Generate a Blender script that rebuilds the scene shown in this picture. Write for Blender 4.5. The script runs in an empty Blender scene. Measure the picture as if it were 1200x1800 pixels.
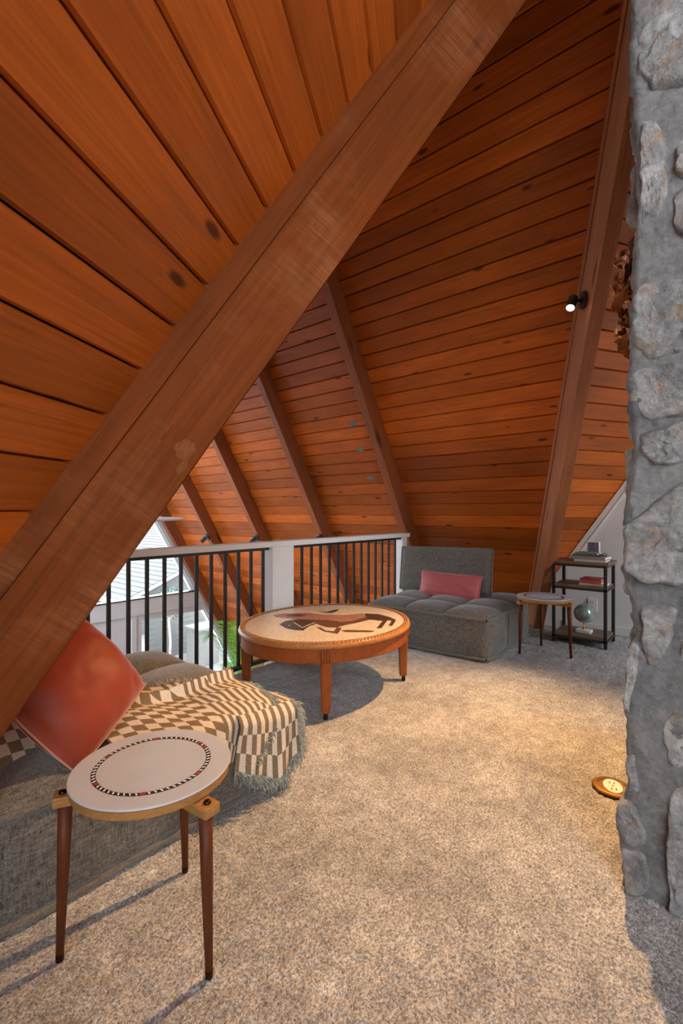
import bpy, bmesh, math, random
import numpy as np
from mathutils import Vector, Matrix

random.seed(7); RNG = np.random.default_rng(7)
SC = bpy.context.scene
COL = SC.collection
R3 = math.sqrt(3.0)

# ------------------------------------------------------------------ camera, world, exposure
# House axes: +Y runs along the wing with the tall window, +X points at the railing's far end.
EYE = 1.10
cam_d = bpy.data.cameras.new('camera')
cam_d.sensor_fit = 'VERTICAL'; cam_d.sensor_height = 36.0; cam_d.lens = 835.0 / 1800.0 * 36.0
cam_d.clip_start = 0.02; cam_d.clip_end = 200
cam = bpy.data.objects.new('camera', cam_d); COL.objects.link(cam)
cam.location = (0, 0, EYE); cam.rotation_euler = (math.radians(90), 0, math.radians(-50))
SC.camera = cam

WORLD_STRENGTH = 11.0
w = bpy.data.worlds.new('world'); SC.world = w; w.use_nodes = True
bg = w.node_tree.nodes['Background']
bg.inputs[0].default_value = (0.86, 0.935, 1.0, 1); bg.inputs[1].default_value = WORLD_STRENGTH

SC.view_settings.view_transform = 'Standard'; SC.view_settings.look = 'None'
SC.view_settings.gamma = 1.0; SC.view_settings.use_curve_mapping = False
SC.view_settings.exposure = 0.0
SC.cycles.use_denoising = True
SC.cycles.max_bounces = 10; SC.cycles.diffuse_bounces = 6
SC.cycles.sample_clamp_indirect = 8.0
LAMP_WARM = (1.0, 0.565, 0.225)
LAMP_POWER = 600.0
BACK_LAMP_POWER = 25.0

# ------------------------------------------------------------------ roof geometry constants (three wings at 120 degrees)
CX, CY, RR = 2.3742, 0.1429, 2.5758
ZR = R3 * RR
PITCH = 0.1311
LOW = -2.5                      # floor of the room below the loft
LOFT_EDGE = 2.62
GABLE_Y = 7.56

# ------------------------------------------------------------------ helpers
def tag(o, label=None, cat=None, group=None, kind=None):
    if label: o['label'] = label
    if cat: o['category'] = cat
    if group: o['group'] = group
    if kind: o['kind'] = kind
    return o

def empty(name, loc=(0, 0, 0), rz=0.0, label=None, cat=None, group=None, kind=None):
    o = bpy.data.objects.new(name, None); COL.objects.link(o)
    o.location = loc; o.rotation_euler = (0, 0, rz); o.empty_display_size = 0.1
    return tag(o, label, cat, group, kind)

def mk(name, vf, mat, parent=None, smooth=False, mw=None, uv=None, mats=None, fm=None):
    v, f = vf[0], vf[1]
    me = bpy.data.meshes.new(name)
    me.from_pydata([tuple(map(float, p)) for p in v], [], [tuple(int(i) for i in q) for q in f])
    if mats:
        for m in mats: me.materials.append(m)
        for p, i in zip(me.polygons, fm): p.material_index = i
    else:
        me.materials.append(mat)
    if uv is not None:
        l = me.uv_layers.new(name='uv')
        for p in me.polygons:
            for li in p.loop_indices:
                l.data[li].uv = uv[me.loops[li].vertex_index]
    if smooth:
        for p in me.polygons: p.use_smooth = True
    me.update()
    o = bpy.data.objects.new(name, me); COL.objects.link(o)
    if parent: o.parent = parent
    if mw is not None: o.matrix_local = mw
    return o

def join(*parts):
    V, F = [], []
    for v, f in parts:
        n = len(V); V += [tuple(p) for p in v]; F += [tuple(i + n for i in q) for q in f]
    return V, F

def box(x0, x1, y0, y1, z0, z1, b=0.0):
    if b <= 0:
        v = [(x0, y0, z0), (x1, y0, z0), (x1, y1, z0), (x0, y1, z0), (x0, y0, z1), (x1, y0, z1), (x1, y1, z1), (x0, y1, z1)]
        f = [(0, 3, 2, 1), (4, 5, 6, 7), (0, 1, 5, 4), (1, 2, 6, 5), (2, 3, 7, 6), (3, 0, 4, 7)]
        return v, f
    bm = bmesh.new()
    vs, fs = box(x0, x1, y0, y1, z0, z1)
    bv = [bm.verts.new(p) for p in vs]
    for q in fs: bm.faces.new([bv[i] for i in q])
    bmesh.ops.bevel(bm, geom=bm.edges[:], offset=b, segments=2, affect='EDGES', profile=0.6)
    bm.verts.index_update()
    out = ([tuple(x.co) for x in bm.verts], [tuple(x.index for x in q.verts) for q in bm.faces])
    bm.free(); return out

def xf(vf, m):
    return [tuple(m @ Vector(p)) for p in vf[0]], vf[1]

def lathe(prof, seg=32, cx=0.0, cy=0.0, cap=True):
    V, F = [], []
    n = len(prof)
    for i in range(seg):
        a = 2 * math.pi * i / seg
        for r_, z in prof: V.append((cx + r_ * math.cos(a), cy + r_ * math.sin(a), z))
    for i in range(seg):
        j = (i + 1) % seg
        for k in range(n - 1):
            F.append((i * n + k, j * n + k, j * n + k + 1, i * n + k + 1))
    if cap:
        F.append(tuple(i * n for i in reversed(range(seg)))); F.append(tuple(i * n + n - 1 for i in range(seg)))
    return V, F

def tube(path, rad, seg=8, cap=True, flat=1.0):
    P = [Vector(p) for p in path]
    rads = rad if isinstance(rad, (list, tuple)) else [rad] * len(P)
    V, F = [], []
    up = Vector((0, 0, 1))
    t0 = (P[1] - P[0]).normalized()
    if abs(t0.dot(up)) > 0.95: up = Vector((1, 0, 0))
    x = t0.cross(up).normalized()
    for i, p in enumerate(P):
        t = (P[min(i + 1, len(P) - 1)] - P[max(i - 1, 0)]).normalized()
        x = (x - t * x.dot(t)).normalized(); y = t.cross(x)
        for k in range(seg):
            a = 2 * math.pi * k / seg
            V.append(tuple(p + x * (rads[i] * math.cos(a)) + y * (rads[i] * flat * math.sin(a))))
    for i in range(len(P) - 1):
        for k in range(seg):
            j = (k + 1) % seg
            F.append((i * seg + k, i * seg + j, (i + 1) * seg + j, (i + 1) * seg + k))
    if cap:
        F.append(tuple(reversed(range(seg)))); F.append(tuple((len(P) - 1) * seg + k for k in range(seg)))
    return V, F

def prism(poly, z0, z1):
    n = len(poly)
    V = [(x, y, z0) for x, y in poly] + [(x, y, z1) for x, y in poly]
    a = sum(poly[i][0] * poly[(i + 1) % n][1] - poly[(i + 1) % n][0] * poly[i][1] for i in range(n))
    top = list(range(n, 2 * n)); bot = list(reversed(range(n)))
    F = [tuple(top), tuple(bot)] + [(i, (i + 1) % n, n + (i + 1) % n, n + i) for i in range(n)]
    if a < 0: F = [tuple(reversed(q)) for q in F]
    return V, F

def grid(nu, nv, fn):
    V = [fn(i / (nu - 1), j / (nv - 1)) for j in range(nv) for i in range(nu)]
    F = [(j * nu + i, j * nu + i + 1, (j + 1) * nu + i + 1, (j + 1) * nu + i) for j in range(nv - 1) for i in range(nu - 1)]
    return V, F

def copy_tree(o, parent=None):
    c = o.copy(); COL.objects.link(c); c.parent = parent
    for ch in list(o.children): copy_tree(ch, c)
    return c

def frame_matrix(o, X, Y, Z):
    m = Matrix.Identity(4)
    for i, a in enumerate((X, Y, Z)):
        for j in range(3): m[j][i] = a[j]
    for j in range(3): m[j][3] = o[j]
    return m

_perm = RNG.random(4096)
def vnoise(x, y, z=0.0):
    xi, yi, zi = math.floor(x), math.floor(y), math.floor(z)
    fx, fy, fz = x - xi, y - yi, z - zi
    fx, fy, fz = [t * t * (3 - 2 * t) for t in (fx, fy, fz)]
    def h(a, b, c): return _perm[(a * 73 + b * 179 + c * 283 + a * b * 7) & 4095]
    r = 0
    for dx in (0, 1):
        for dy in (0, 1):
            for dz in (0, 1):
                r += h(xi + dx, yi + dy, zi + dz) * (fx if dx else 1 - fx) * (fy if dy else 1 - fy) * (fz if dz else 1 - fz)
    return r * 2 - 1
def fbm(x, y, z=0.0, o=4):
    a, s = 0.0, 1.0
    for _ in range(o):
        a += vnoise(x, y, z) * s; x, y, z, s = x * 2.03 + 7, y * 2.03 + 3, z * 2.03 + 5, s * 0.5
    return a

# ------------------------------------------------------------------ materials
def new_mat(name):
    m = bpy.data.materials.new(name); m.use_nodes = True
    nt = m.node_tree; b = nt.nodes['Principled BSDF']
    return m, nt, b
def N(nt, t, **k):
    n = nt.nodes.new(t)
    for a, v in k.items(): setattr(n, a, v)
    return n
def ramp(nt, stops, fac):
    r = N(nt, 'ShaderNodeValToRGB'); e = r.color_ramp.elements
    e[0].position, e[0].color = stops[0][0], (*stops[0][1], 1)
    e[1].position, e[1].color = stops[-1][0], (*stops[-1][1], 1)
    for p, c in stops[1:-1]:
        q = e.new(p); q.color = (*c, 1)
    nt.links.new(fac, r.inputs[0]); return r.outputs[0]
def mapping(nt, scale, coord='Object', rnd=True):
    tc = N(nt, 'ShaderNodeTexCoord'); mp = N(nt, 'ShaderNodeMapping'); mp.inputs['Scale'].default_value = scale
    nt.links.new(tc.outputs[coord], mp.inputs[0])
    if rnd:
        oi = N(nt, 'ShaderNodeObjectInfo'); mu = N(nt, 'ShaderNodeMath', operation='MULTIPLY'); mu.inputs[1].default_value = 37.0
        nt.links.new(oi.outputs['Random'], mu.inputs[0])
        cb = N(nt, 'ShaderNodeCombineXYZ')
        for i in range(3): nt.links.new(mu.outputs[0], cb.inputs[i])
        nt.links.new(cb.outputs[0], mp.inputs['Location'])
    return mp.outputs[0]
def noise(nt, vec, scale, detail=4, rough=0.55, dist=0.0):
    n = N(nt, 'ShaderNodeTexNoise'); n.inputs['Scale'].default_value = scale
    n.inputs['Detail'].default_value = detail; n.inputs['Roughness'].default_value = rough; n.inputs['Distortion'].default_value = dist
    nt.links.new(vec, n.inputs['Vector']); return n.outputs[0]
def mixc(nt, fac, a, b, mode='MIX'):
    m = N(nt, 'ShaderNodeMix', data_type='RGBA', blend_type=mode)
    for s, v in ((0, fac), (6, a), (7, b)):
        if isinstance(v, (int, float)): m.inputs[s].default_value = v
        elif isinstance(v, tuple): m.inputs[s].default_value = (*v, 1)
        else: nt.links.new(v, m.inputs[s])
    return m.outputs[2]
def math_n(nt, op, a, b=None):
    m = N(nt, 'ShaderNodeMath', operation=op)
    for i, v in enumerate((a, b)):
        if v is None: continue
        if isinstance(v, (int, float)): m.inputs[i].default_value = v
        else: nt.links.new(v, m.inputs[i])
    return m.outputs[0]
def bump(nt, b, h, s=0.2, d=0.002):
    n = N(nt, 'ShaderNodeBump'); n.inputs['Strength'].default_value = s; n.inputs['Distance'].default_value = d
    nt.links.new(h, n.inputs['Height']); nt.links.new(n.outputs[0], b.inputs['Normal'])

def plain(name, c, rough=0.6, metal=0.0, spec=None, var=0.0, scale=30, bmp=0.0):
    m, nt, b = new_mat(name)
    b.inputs['Roughness'].default_value = rough; b.inputs['Metallic'].default_value = metal
    if spec is not None: b.inputs['Specular IOR Level'].default_value = spec
    v = mapping(nt, (1, 1, 1)); n = noise(nt, v, scale, 5)
    lo = tuple(x * (1 - var) for x in c); hi = tuple(min(1, x * (1 + var)) for x in c)
    nt.links.new(ramp(nt, [(0.3, lo), (0.7, hi)], n), b.inputs['Base Color'])
    if bmp: bump(nt, b, n, bmp, 0.003)
    return m

def wood(name, c, dark, rough=0.5, spec=0.2, knots=True, ksize=(2.6, 8.0), grain=(0.8, 26, 26), rv=0.28, blot=0.5, saw=0.0, scuff=0.0):
    m, nt, b = new_mat(name)
    v = mapping(nt, (1, 1, 1))
    mp = N(nt, 'ShaderNodeMapping'); mp.inputs['Scale'].default_value = grain; nt.links.new(v, mp.inputs[0])
    g = noise(nt, mp.outputs[0], 3.0, 6, 0.6, 0.6)
    mp2 = N(nt, 'ShaderNodeMapping'); mp2.inputs['Scale'].default_value = (1.3, 4.0, 4.0); nt.links.new(v, mp2.inputs[0])
    bl = noise(nt, mp2.outputs[0], 1.6, 4, 0.6)
    hi = tuple(min(1, x * 1.3) for x in c)
    col = ramp(nt, [(0.25, tuple(x * 0.66 for x in c)), (0.5, c), (0.78, hi)], g)
    bf = ramp(nt, [(0.35, (0, 0, 0)), (0.75, (1, 1, 1))], bl)
    bfac = math_n(nt, 'MULTIPLY', bf, blot)
    col = mixc(nt, bfac, col, tuple(x * 0.55 + y * 0.3 for x, y in zip(dark, c)))
    if knots:
        mp3 = N(nt, 'ShaderNodeMapping'); mp3.inputs['Scale'].default_value = (ksize[0], ksize[1], ksize[1]); nt.links.new(v, mp3.inputs[0])
        vo = N(nt, 'ShaderNodeTexVoronoi'); vo.inputs['Scale'].default_value = 1.0; vo.inputs['Randomness'].default_value = 1.0
        nt.links.new(mp3.outputs[0], vo.inputs['Vector'])
        wob = math_n(nt, 'ADD', vo.outputs['Distance'], math_n(nt, 'MULTIPLY', math_n(nt, 'SUBTRACT', g, 0.5), 0.07))
        kf = ramp(nt, [(0.0, (1, 1, 1)), (0.075, (0.9, 0.9, 0.9)), (0.13, (0.0, 0.0, 0.0))], wob)
        col = mixc(nt, math_n(nt, 'MULTIPLY', kf, 0.9), col, dark)
    if scuff:                              # worn paler patches with fine saw streaks across the grain
        mps = N(nt, 'ShaderNodeMapping'); mps.inputs['Scale'].default_value = (110, 5.0, 5.0); nt.links.new(v, mps.inputs[0])
        st = noise(nt, mps.outputs[0], 1.0, 4, 0.65); pt = noise(nt, v, 3.0, 4, 0.6)
        sf = math_n(nt, 'MULTIPLY', ramp(nt, [(0.54, (0, 0, 0)), (0.74, (1, 1, 1))], pt), ramp(nt, [(0.35, (0.1, 0.1, 0.1)), (0.70, (1, 1, 1))], st))
        col = mixc(nt, math_n(nt, 'MULTIPLY', sf, scuff), col, (0.36, 0.15, 0.065))
    oi = N(nt, 'ShaderNodeObjectInfo')
    hs = N(nt, 'ShaderNodeHueSaturation')
    mr = N(nt, 'ShaderNodeMapRange'); mr.inputs[3].default_value = 1 - rv; mr.inputs[4].default_value = 1 + rv
    nt.links.new(oi.outputs['Random'], mr.inputs[0]); nt.links.new(mr.outputs[0], hs.inputs['Value'])
    nt.links.new(col, hs.inputs['Color'])
    nt.links.new(hs.outputs[0], b.inputs['Base Color'])
    b.inputs['Roughness'].default_value = rough; b.inputs['Specular IOR Level'].default_value = spec
    h = g
    if saw:
        mp4 = N(nt, 'ShaderNodeMapping'); mp4.inputs['Scale'].default_value = (70, 1.0, 1.0); nt.links.new(v, mp4.inputs[0])
        sw = noise(nt, mp4.outputs[0], 2.0, 3)
        h = math_n(nt, 'ADD', math_n(nt, 'MULTIPLY', sw, saw), g)
    bump(nt, b, h, 0.25, 0.002)
    return m

def fabric(name, c1, c2, sc=1.0, rough=0.95, sheen=0.3):
    m, nt, b = new_mat(name)
    v = mapping(nt, (1, 1, 1))
    hs = []
    for s in ((60, 900, 420), (900, 60, 420), (420, 900, 60)):
        mp = N(nt, 'ShaderNodeMapping'); mp.inputs['Scale'].default_value = tuple(x * sc for x in s); nt.links.new(v, mp.inputs[0])
        hs.append(noise(nt, mp.outputs[0], 0.45, 3, 0.6))
    h = math_n(nt, 'MULTIPLY', math_n(nt, 'ADD', math_n(nt, 'ADD', hs[0], hs[1]), hs[2]), 0.3333)
    nt.links.new(ramp(nt, [(0.38, c1), (0.62, c2)], h), b.inputs['Base Color'])
    b.inputs['Roughness'].default_value = rough; b.inputs['Sheen Weight'].default_value = sheen
    b.inputs['Specular IOR Level'].default_value = 0.2
    bump(nt, b, h, 0.5, 0.002)
    return m

def velvet(name, c):
    m, nt, b = new_mat(name)
    v = mapping(nt, (1, 1, 1)); n = noise(nt, v, 9, 4); n2 = noise(nt, v, 500, 2)
    nt.links.new(ramp(nt, [(0.3, tuple(x * 0.92 for x in c)), (0.7, tuple(min(1, x * 1.06) for x in c))], n), b.inputs['Base Color'])
    b.inputs['Roughness'].default_value = 0.5; b.inputs['Sheen Weight'].default_value = 0.7
    b.inputs['Sheen Roughness'].default_value = 0.3; b.inputs['Sheen Tint'].default_value = (1, 0.8, 0.75, 1)
    b.inputs['Specular IOR Level'].default_value = 0.25
    bump(nt, b, math_n(nt, 'ADD', n2, math_n(nt, 'MULTIPLY', n, 2.0)), 0.15, 0.002)
    return m

M = {}
M['plank'] = wood('ceiling_plank_wood', (0.49, 0.105, 0.010), (0.035, 0.010, 0.004), 0.42, spec=0.3, blot=0.5, rv=0.32)
M['beam'] = wood('rafter_wood', (0.27, 0.075, 0.024), (0.04, 0.015, 0.007), 0.5, spec=0.3, ksize=(1.0, 4.0), rv=0.12, saw=0.9)
M['valley'] = wood('valley_beam_wood', (0.16, 0.037, 0.007), (0.03, 0.010, 0.004), 0.7, spec=0.08, ksize=(1.1, 5.0), rv=0.05, saw=1.6, scuff=0.5)
M['valley_lit'] = wood('lit_valley_beam_wood', (0.36, 0.125, 0.05), (0.05, 0.018, 0.008), 0.5, spec=0.3, ksize=(1.1, 5.0), rv=0.05, saw=0.8)  # paler copy of the valley wood, window light put into its colour
M['torn'] = wood('torn_beam_wood', (0.21, 0.068, 0.022), (0.05, 0.018, 0.008), 0.75, spec=0.08, knots=False, grain=(12, 60, 60), rv=0.05)
M['table'] = wood('cherry_wood', (0.30, 0.075, 0.018), (0.08, 0.02, 0.006), 0.28, knots=False, grain=(6, 40, 6), rv=0.04, blot=0.35)
M['rim'] = wood('golden_rim_wood', (0.42, 0.17, 0.05), (0.14, 0.05, 0.015), 0.35, knots=False, grain=(20, 20, 20), rv=0.02)
M['legwood'] = wood('walnut_leg_wood', (0.12, 0.032, 0.011), (0.04, 0.012, 0.005), 0.5, knots=False, grain=(30, 30, 2), rv=0.04)
M['blockwood'] = wood('light_oak_wood', (0.40, 0.19, 0.06), (0.2, 0.08, 0.02), 0.45, knots=False, grain=(8, 40, 40), rv=0.04)
M['shelfwood'] = wood('grey_oak_board', (0.20, 0.135, 0.09), (0.08, 0.05, 0.03), 0.5, knots=False, grain=(20, 2, 20), rv=0.08)
M['black'] = plain('black_powder_coat', (0.016, 0.016, 0.018), 0.38)
M['blackgap'] = plain('dark_roof_deck', (0.012, 0.007, 0.004), 0.9)
M['white'] = plain('white_wall_paint', (0.74, 0.73, 0.71), 0.7, var=0.03, scale=4)
M['offwhite'] = plain('offwhite_trim_paint', (0.78, 0.76, 0.73), 0.45, var=0.02, scale=6)
M['greypaint'] = plain('pale_grey_window_paint', (0.60, 0.60, 0.62), 0.5, var=0.03, scale=5)
M['grey'] = fabric('grey_linen', (0.034, 0.031, 0.028), (0.23, 0.20, 0.168), 0.85)
M['greyseam'] = fabric('grey_linen_welt', (0.05, 0.045, 0.04), (0.22, 0.19, 0.16), 1.5)
M['pink'] = velvet('dusty_rose_velvet', (0.46, 0.105, 0.11))
M['rust'] = velvet('rust_velvet', (0.30, 0.048, 0.022))
M['rustseam'] = plain('rust_piping', (0.55, 0.25, 0.15), 0.6)
M['laminate'] = plain('white_laminate', (0.50, 0.515, 0.55), 0.32, var=0.04, scale=8)
M['bead_dark'] = plain('dark_inlay', (0.015, 0.011, 0.012), 0.3)
M['bead_white'] = plain('ivory_inlay', (0.85, 0.82, 0.78), 0.3)
M['bead_red'] = plain('red_inlay', (0.35, 0.04, 0.03), 0.35)
M['brass'] = plain('brass', (0.80, 0.46, 0.12), 0.25, 1.0)
M['chrome'] = plain('brushed_steel', (0.62, 0.62, 0.62), 0.3, 1.0)
M['plastic'] = plain('white_plastic', (0.82, 0.8, 0.76), 0.35)
M['bolt'] = plain('bronze_bolt', (0.05, 0.035, 0.025), 0.35, 1.0)
M['lawn'] = plain('leaf_green_outdoors', (0.10, 0.22, 0.12), 0.6, var=0.5, scale=8)
M['pale'] = plain('pale_masonry', (0.13, 0.125, 0.12), 0.8, var=0.1, scale=6)
M['ground'] = plain('pale_concrete_ground', (0.13, 0.128, 0.125), 0.85, var=0.08, scale=3)
M['lowfloor'] = plain('grey_lower_floor', (0.42, 0.40, 0.38), 0.4, var=0.08, scale=3)
M['shingle'] = plain('grey_roof_shingle', (0.072, 0.072, 0.073), 0.9, var=0.25, scale=20)
M['siding'] = plain('pale_siding', (0.095, 0.094, 0.092), 0.7, var=0.06, scale=10)
M['bark'] = plain('pale_bark', (0.35, 0.30, 0.26), 0.8, var=0.2)
M['mortar'] = None

def carpet_mat():
    m, nt, b = new_mat('beige_grey_carpet')
    v = mapping(nt, (1, 1, 1), rnd=False)
    f = noise(nt, v, 150, 3, 0.7); f2 = noise(nt, v, 420, 2, 0.6); g = noise(nt, v, 2.2, 4, 0.6); g2 = noise(nt, v, 14, 3)
    s = math_n(nt, 'ADD', math_n(nt, 'MULTIPLY', f, 0.65), math_n(nt, 'MULTIPLY', f2, 0.35))
    col = ramp(nt, [(0.36, (0.095, 0.092, 0.09)), (0.48, (0.325, 0.316, 0.308)), (0.60, (0.66, 0.645, 0.63))], s)
    col = mixc(nt, 1.0, col, ramp(nt, [(0.3, (0.70, 0.69, 0.68)), (0.7, (1.18, 1.17, 1.16))], g), 'MULTIPLY')
    col = mixc(nt, 1.0, col, ramp(nt, [(0.3, (0.78, 0.78, 0.78)), (0.7, (1.14, 1.14, 1.14))], g2), 'MULTIPLY')
    nt.links.new(col, b.inputs['Base Color'])
    b.inputs['Roughness'].default_value = 1.0; b.inputs['Specular IOR Level'].default_value = 0.05
    b.inputs['Sheen Weight'].default_value = 0.15
    bump(nt, b, s, 0.9, 0.006)
    return m
M['carpet'] = carpet_mat()

def stone_mat(name, a, c, warm, wf, bs):
    m, nt, b = new_mat(name)
    v = mapping(nt, (1, 1, 1))
    n = noise(nt, v, 7, 9, 0.68, 0.4); n2 = noise(nt, v, 16, 5, 0.6); n3 = noise(nt, v, 60, 5, 0.7)
    col = ramp(nt, [(0.32, a), (0.68, c)], n)
    wv = ramp(nt, [(0.52, (0, 0, 0)), (0.72, (1, 1, 1))], n2)
    col = mixc(nt, math_n(nt, 'MULTIPLY', wv, wf), col, warm)
    col = mixc(nt, 1.0, col, ramp(nt, [(0.3, (0.72, 0.72, 0.72)), (0.7, (1.2, 1.2, 1.2))], n3), 'MULTIPLY')
    nt.links.new(col, b.inputs['Base Color']); b.inputs['Roughness'].default_value = 0.95
    b.inputs['Specular IOR Level'].default_value = 0.15
    bump(nt, b, math_n(nt, 'ADD', n3, math_n(nt, 'MULTIPLY', n, 1.5)), bs, 0.012)
    return m
M['mortar'] = stone_mat('grey_mortar', (0.11, 0.11, 0.113), (0.25, 0.246, 0.24), (0.24, 0.20, 0.16), 0.25, 0.5)
M['stone'] = stone_mat('limestone', (0.13, 0.13, 0.133), (0.47, 0.46, 0.445), (0.34, 0.21, 0.105), 0.75, 0.9)

def glass_mat():
    m = bpy.data.materials.new('window_glass'); m.use_nodes = True; nt = m.node_tree; nt.nodes.clear()
    o = N(nt, 'ShaderNodeOutputMaterial'); t = N(nt, 'ShaderNodeBsdfTransparent'); g = N(nt, 'ShaderNodeBsdfGlossy')
    t.inputs[0].default_value = (0.97, 0.98, 0.98, 1); g.inputs['Roughness'].default_value = 0.02
    fr = N(nt, 'ShaderNodeFresnel'); fr.inputs[0].default_value = 1.35
    mx = N(nt, 'ShaderNodeMixShader'); nt.links.new(fr.outputs[0], mx.inputs[0]); nt.links.new(t.outputs[0], mx.inputs[1]); nt.links.new(g.outputs[0], mx.inputs[2])
    nt.links.new(mx.outputs[0], o.inputs[0]); return m
M['glass'] = glass_mat()

def emit_mat(name, c, s):
    m, nt, b = new_mat(name); b.inputs['Emission Color'].default_value = (*c, 1); b.inputs['Emission Strength'].default_value = s
    b.inputs['Base Color'].default_value = (0.8, 0.8, 0.8, 1); return m
M['lampglow'] = emit_mat('lit_bulb_face', (1.0, 0.78, 0.48), 14.0)

def leaf_mat(name, c1, c2, trans=0.25, rough=0.5):
    m, nt, b = new_mat(name)
    v = mapping(nt, (1, 1, 1)); n = noise(nt, v, 14, 3)
    nt.links.new(ramp(nt, [(0.3, c1), (0.7, c2)], n), b.inputs['Base Color'])
    b.inputs['Roughness'].default_value = rough
    return m
M['palm'] = leaf_mat('palm_green', (0.08, 0.30, 0.05), (0.22, 0.55, 0.09))
def translucent(m, c, f):
    nt = m.node_tree; b = nt.nodes['Principled BSDF']; o = nt.nodes['Material Output']
    t = N(nt, 'ShaderNodeBsdfTranslucent'); t.inputs[0].default_value = (*c, 1)
    mx = N(nt, 'ShaderNodeMixShader'); mx.inputs[0].default_value = f
    nt.links.new(b.outputs[0], mx.inputs[1]); nt.links.new(t.outputs[0], mx.inputs[2]); nt.links.new(mx.outputs[0], o.inputs[0])
translucent(M['palm'], (0.22, 0.60, 0.08), 0.5)
M['copper'] = leaf_mat('dried_copper_leaf', (0.36, 0.12, 0.03), (0.72, 0.33, 0.11), rough=0.3)
M['tree'] = leaf_mat('grey_green_leaf', (0.05, 0.10, 0.085), (0.10, 0.16, 0.13))

def throw_mat():
    m, nt, b = new_mat('checkered_throw')
    tc = N(nt, 'ShaderNodeTexCoord'); sp = N(nt, 'ShaderNodeSeparateXYZ'); nt.links.new(tc.outputs['UV'], sp.inputs[0])
    def par(x, size):
        return math_n(nt, 'FLOOR', math_n(nt, 'DIVIDE', x, size))
    U, V = sp.outputs[0], sp.outputs[1]
    ck = math_n(nt, 'ABSOLUTE', math_n(nt, 'MODULO', math_n(nt, 'ADD', par(U, 0.040), par(V, 0.036)), 2.0))
    st = math_n(nt, 'ABSOLUTE', math_n(nt, 'MODULO', math_n(nt, 'ADD', par(U, 0.0145), par(V, 0.105)), 2.0))
    gt = math_n(nt, 'GREATER_THAN', U, 0.0)
    mx = N(nt, 'ShaderNodeMix'); nt.links.new(gt, mx.inputs[0]); nt.links.new(ck, mx.inputs[2]); nt.links.new(st, mx.inputs[3])
    v = mapping(nt, (1, 1, 1), 'UV', rnd=False)
    mp = N(nt, 'ShaderNodeMapping'); mp.inputs['Scale'].default_value = (700, 90, 1); nt.links.new(v, mp.inputs[0])
    th = noise(nt, mp.outputs[0], 1.0, 3, 0.6)
    c1 = ramp(nt, [(0.3, (0.15, 0.10, 0.055)), (0.7, (0.30, 0.225, 0.14))], th)
    c2 = ramp(nt, [(0.3, (0.56, 0.46, 0.36)), (0.7, (0.84, 0.74, 0.62))], th)
    nt.links.new(mixc(nt, mx.outputs[0], c1, c2), b.inputs['Base Color'])
    b.inputs['Roughness'].default_value = 0.95; b.inputs['Specular IOR Level'].default_value = 0.1
    bump(nt, b, th, 0.6, 0.003)
    return m
M['throw'] = throw_mat()
M['fringe'] = plain('throw_fringe_yarn', (0.36, 0.33, 0.27), 0.95, var=0.5, scale=60)
M['fringe_teal'] = plain('grey_teal_fringe_yarn', (0.22, 0.25, 0.23), 0.95, var=0.5, scale=60)
M['mosaic'] = None
def mosaic_mat():
    m, nt, b = new_mat('cream_mosaic')
    v = mapping(nt, (1, 1, 1), rnd=False)
    vo = N(nt, 'ShaderNodeTexVoronoi', feature='DISTANCE_TO_EDGE'); vo.inputs['Scale'].default_value = 130; nt.links.new(v, vo.inputs['Vector'])
    n = noise(nt, v, 90, 3)
    col = ramp(nt, [(0.3, (0.50, 0.42, 0.34)), (0.7, (0.72, 0.64, 0.54))], n)
    gr = ramp(nt, [(0.0, (0.55, 0.5, 0.45)), (0.08, (1, 1, 1))], vo.outputs['Distance'])
    nt.links.new(mixc(nt, 1.0, col, gr, 'MULTIPLY'), b.inputs['Base Color']); b.inputs['Roughness'].default_value = 0.25
    bump(nt, b, vo.outputs['Distance'], 0.15, 0.002)
    return m
M['mosaic'] = mosaic_mat()
def inlay(name, c):
    m, nt, b = new_mat(name)
    v = mapping(nt, (1, 1, 1), rnd=False)
    vo = N(nt, 'ShaderNodeTexVoronoi'); vo.inputs['Scale'].default_value = 110; nt.links.new(v, vo.inputs['Vector'])
    nt.links.new(ramp(nt, [(0.0, tuple(x * 1.5 for x in c)), (0.6, tuple(x * 0.5 for x in c))], vo.outputs['Distance']), b.inputs['Base Color'])
    b.inputs['Roughness'].default_value = 0.4; return m
M['in_dark'] = inlay('dark_brown_mosaic', (0.07, 0.032, 0.018))
M['in_mid'] = inlay('russet_mosaic', (0.17, 0.065, 0.03))
M['in_pink'] = inlay('rose_brown_mosaic', (0.50, 0.25, 0.18))
M['in_blue'] = inlay('slate_mosaic', (0.055, 0.045, 0.06))
def globe_mat():
    m, nt, b = new_mat('silver_green_globe')
    v = mapping(nt, (1, 1, 1), rnd=False); n = noise(nt, v, 16, 5, 0.6)
    nt.links.new(ramp(nt, [(0.49, (0.28, 0.30, 0.32)), (0.53, (0.36, 0.48, 0.40))], n), b.inputs['Base Color'])
    b.inputs['Roughness'].default_value = 0.15; b.inputs['Metallic'].default_value = 0.3; return m
M['globe'] = globe_mat()
def paper(name, c): return plain(name, c, 0.6, var=0.05, scale=20)

# ------------------------------------------------------------------ the roof: six slopes of single planks
def slope_frame(n, a):
    nin = Vector((-n[0] * R3 / 2, -n[1] * R3 / 2, -0.5))     # inward normal
    X = Vector((a[0], a[1], 0)); Z = nin; Y = Z.cross(X)
    return X, Y, Z
def slope_pt(n, a, q, t):
    d = q * 0.5
    return Vector((CX + n[0] * d + a[0] * t, CY + n[1] * d + a[1] * t, ZR - q * R3 / 2))

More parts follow.
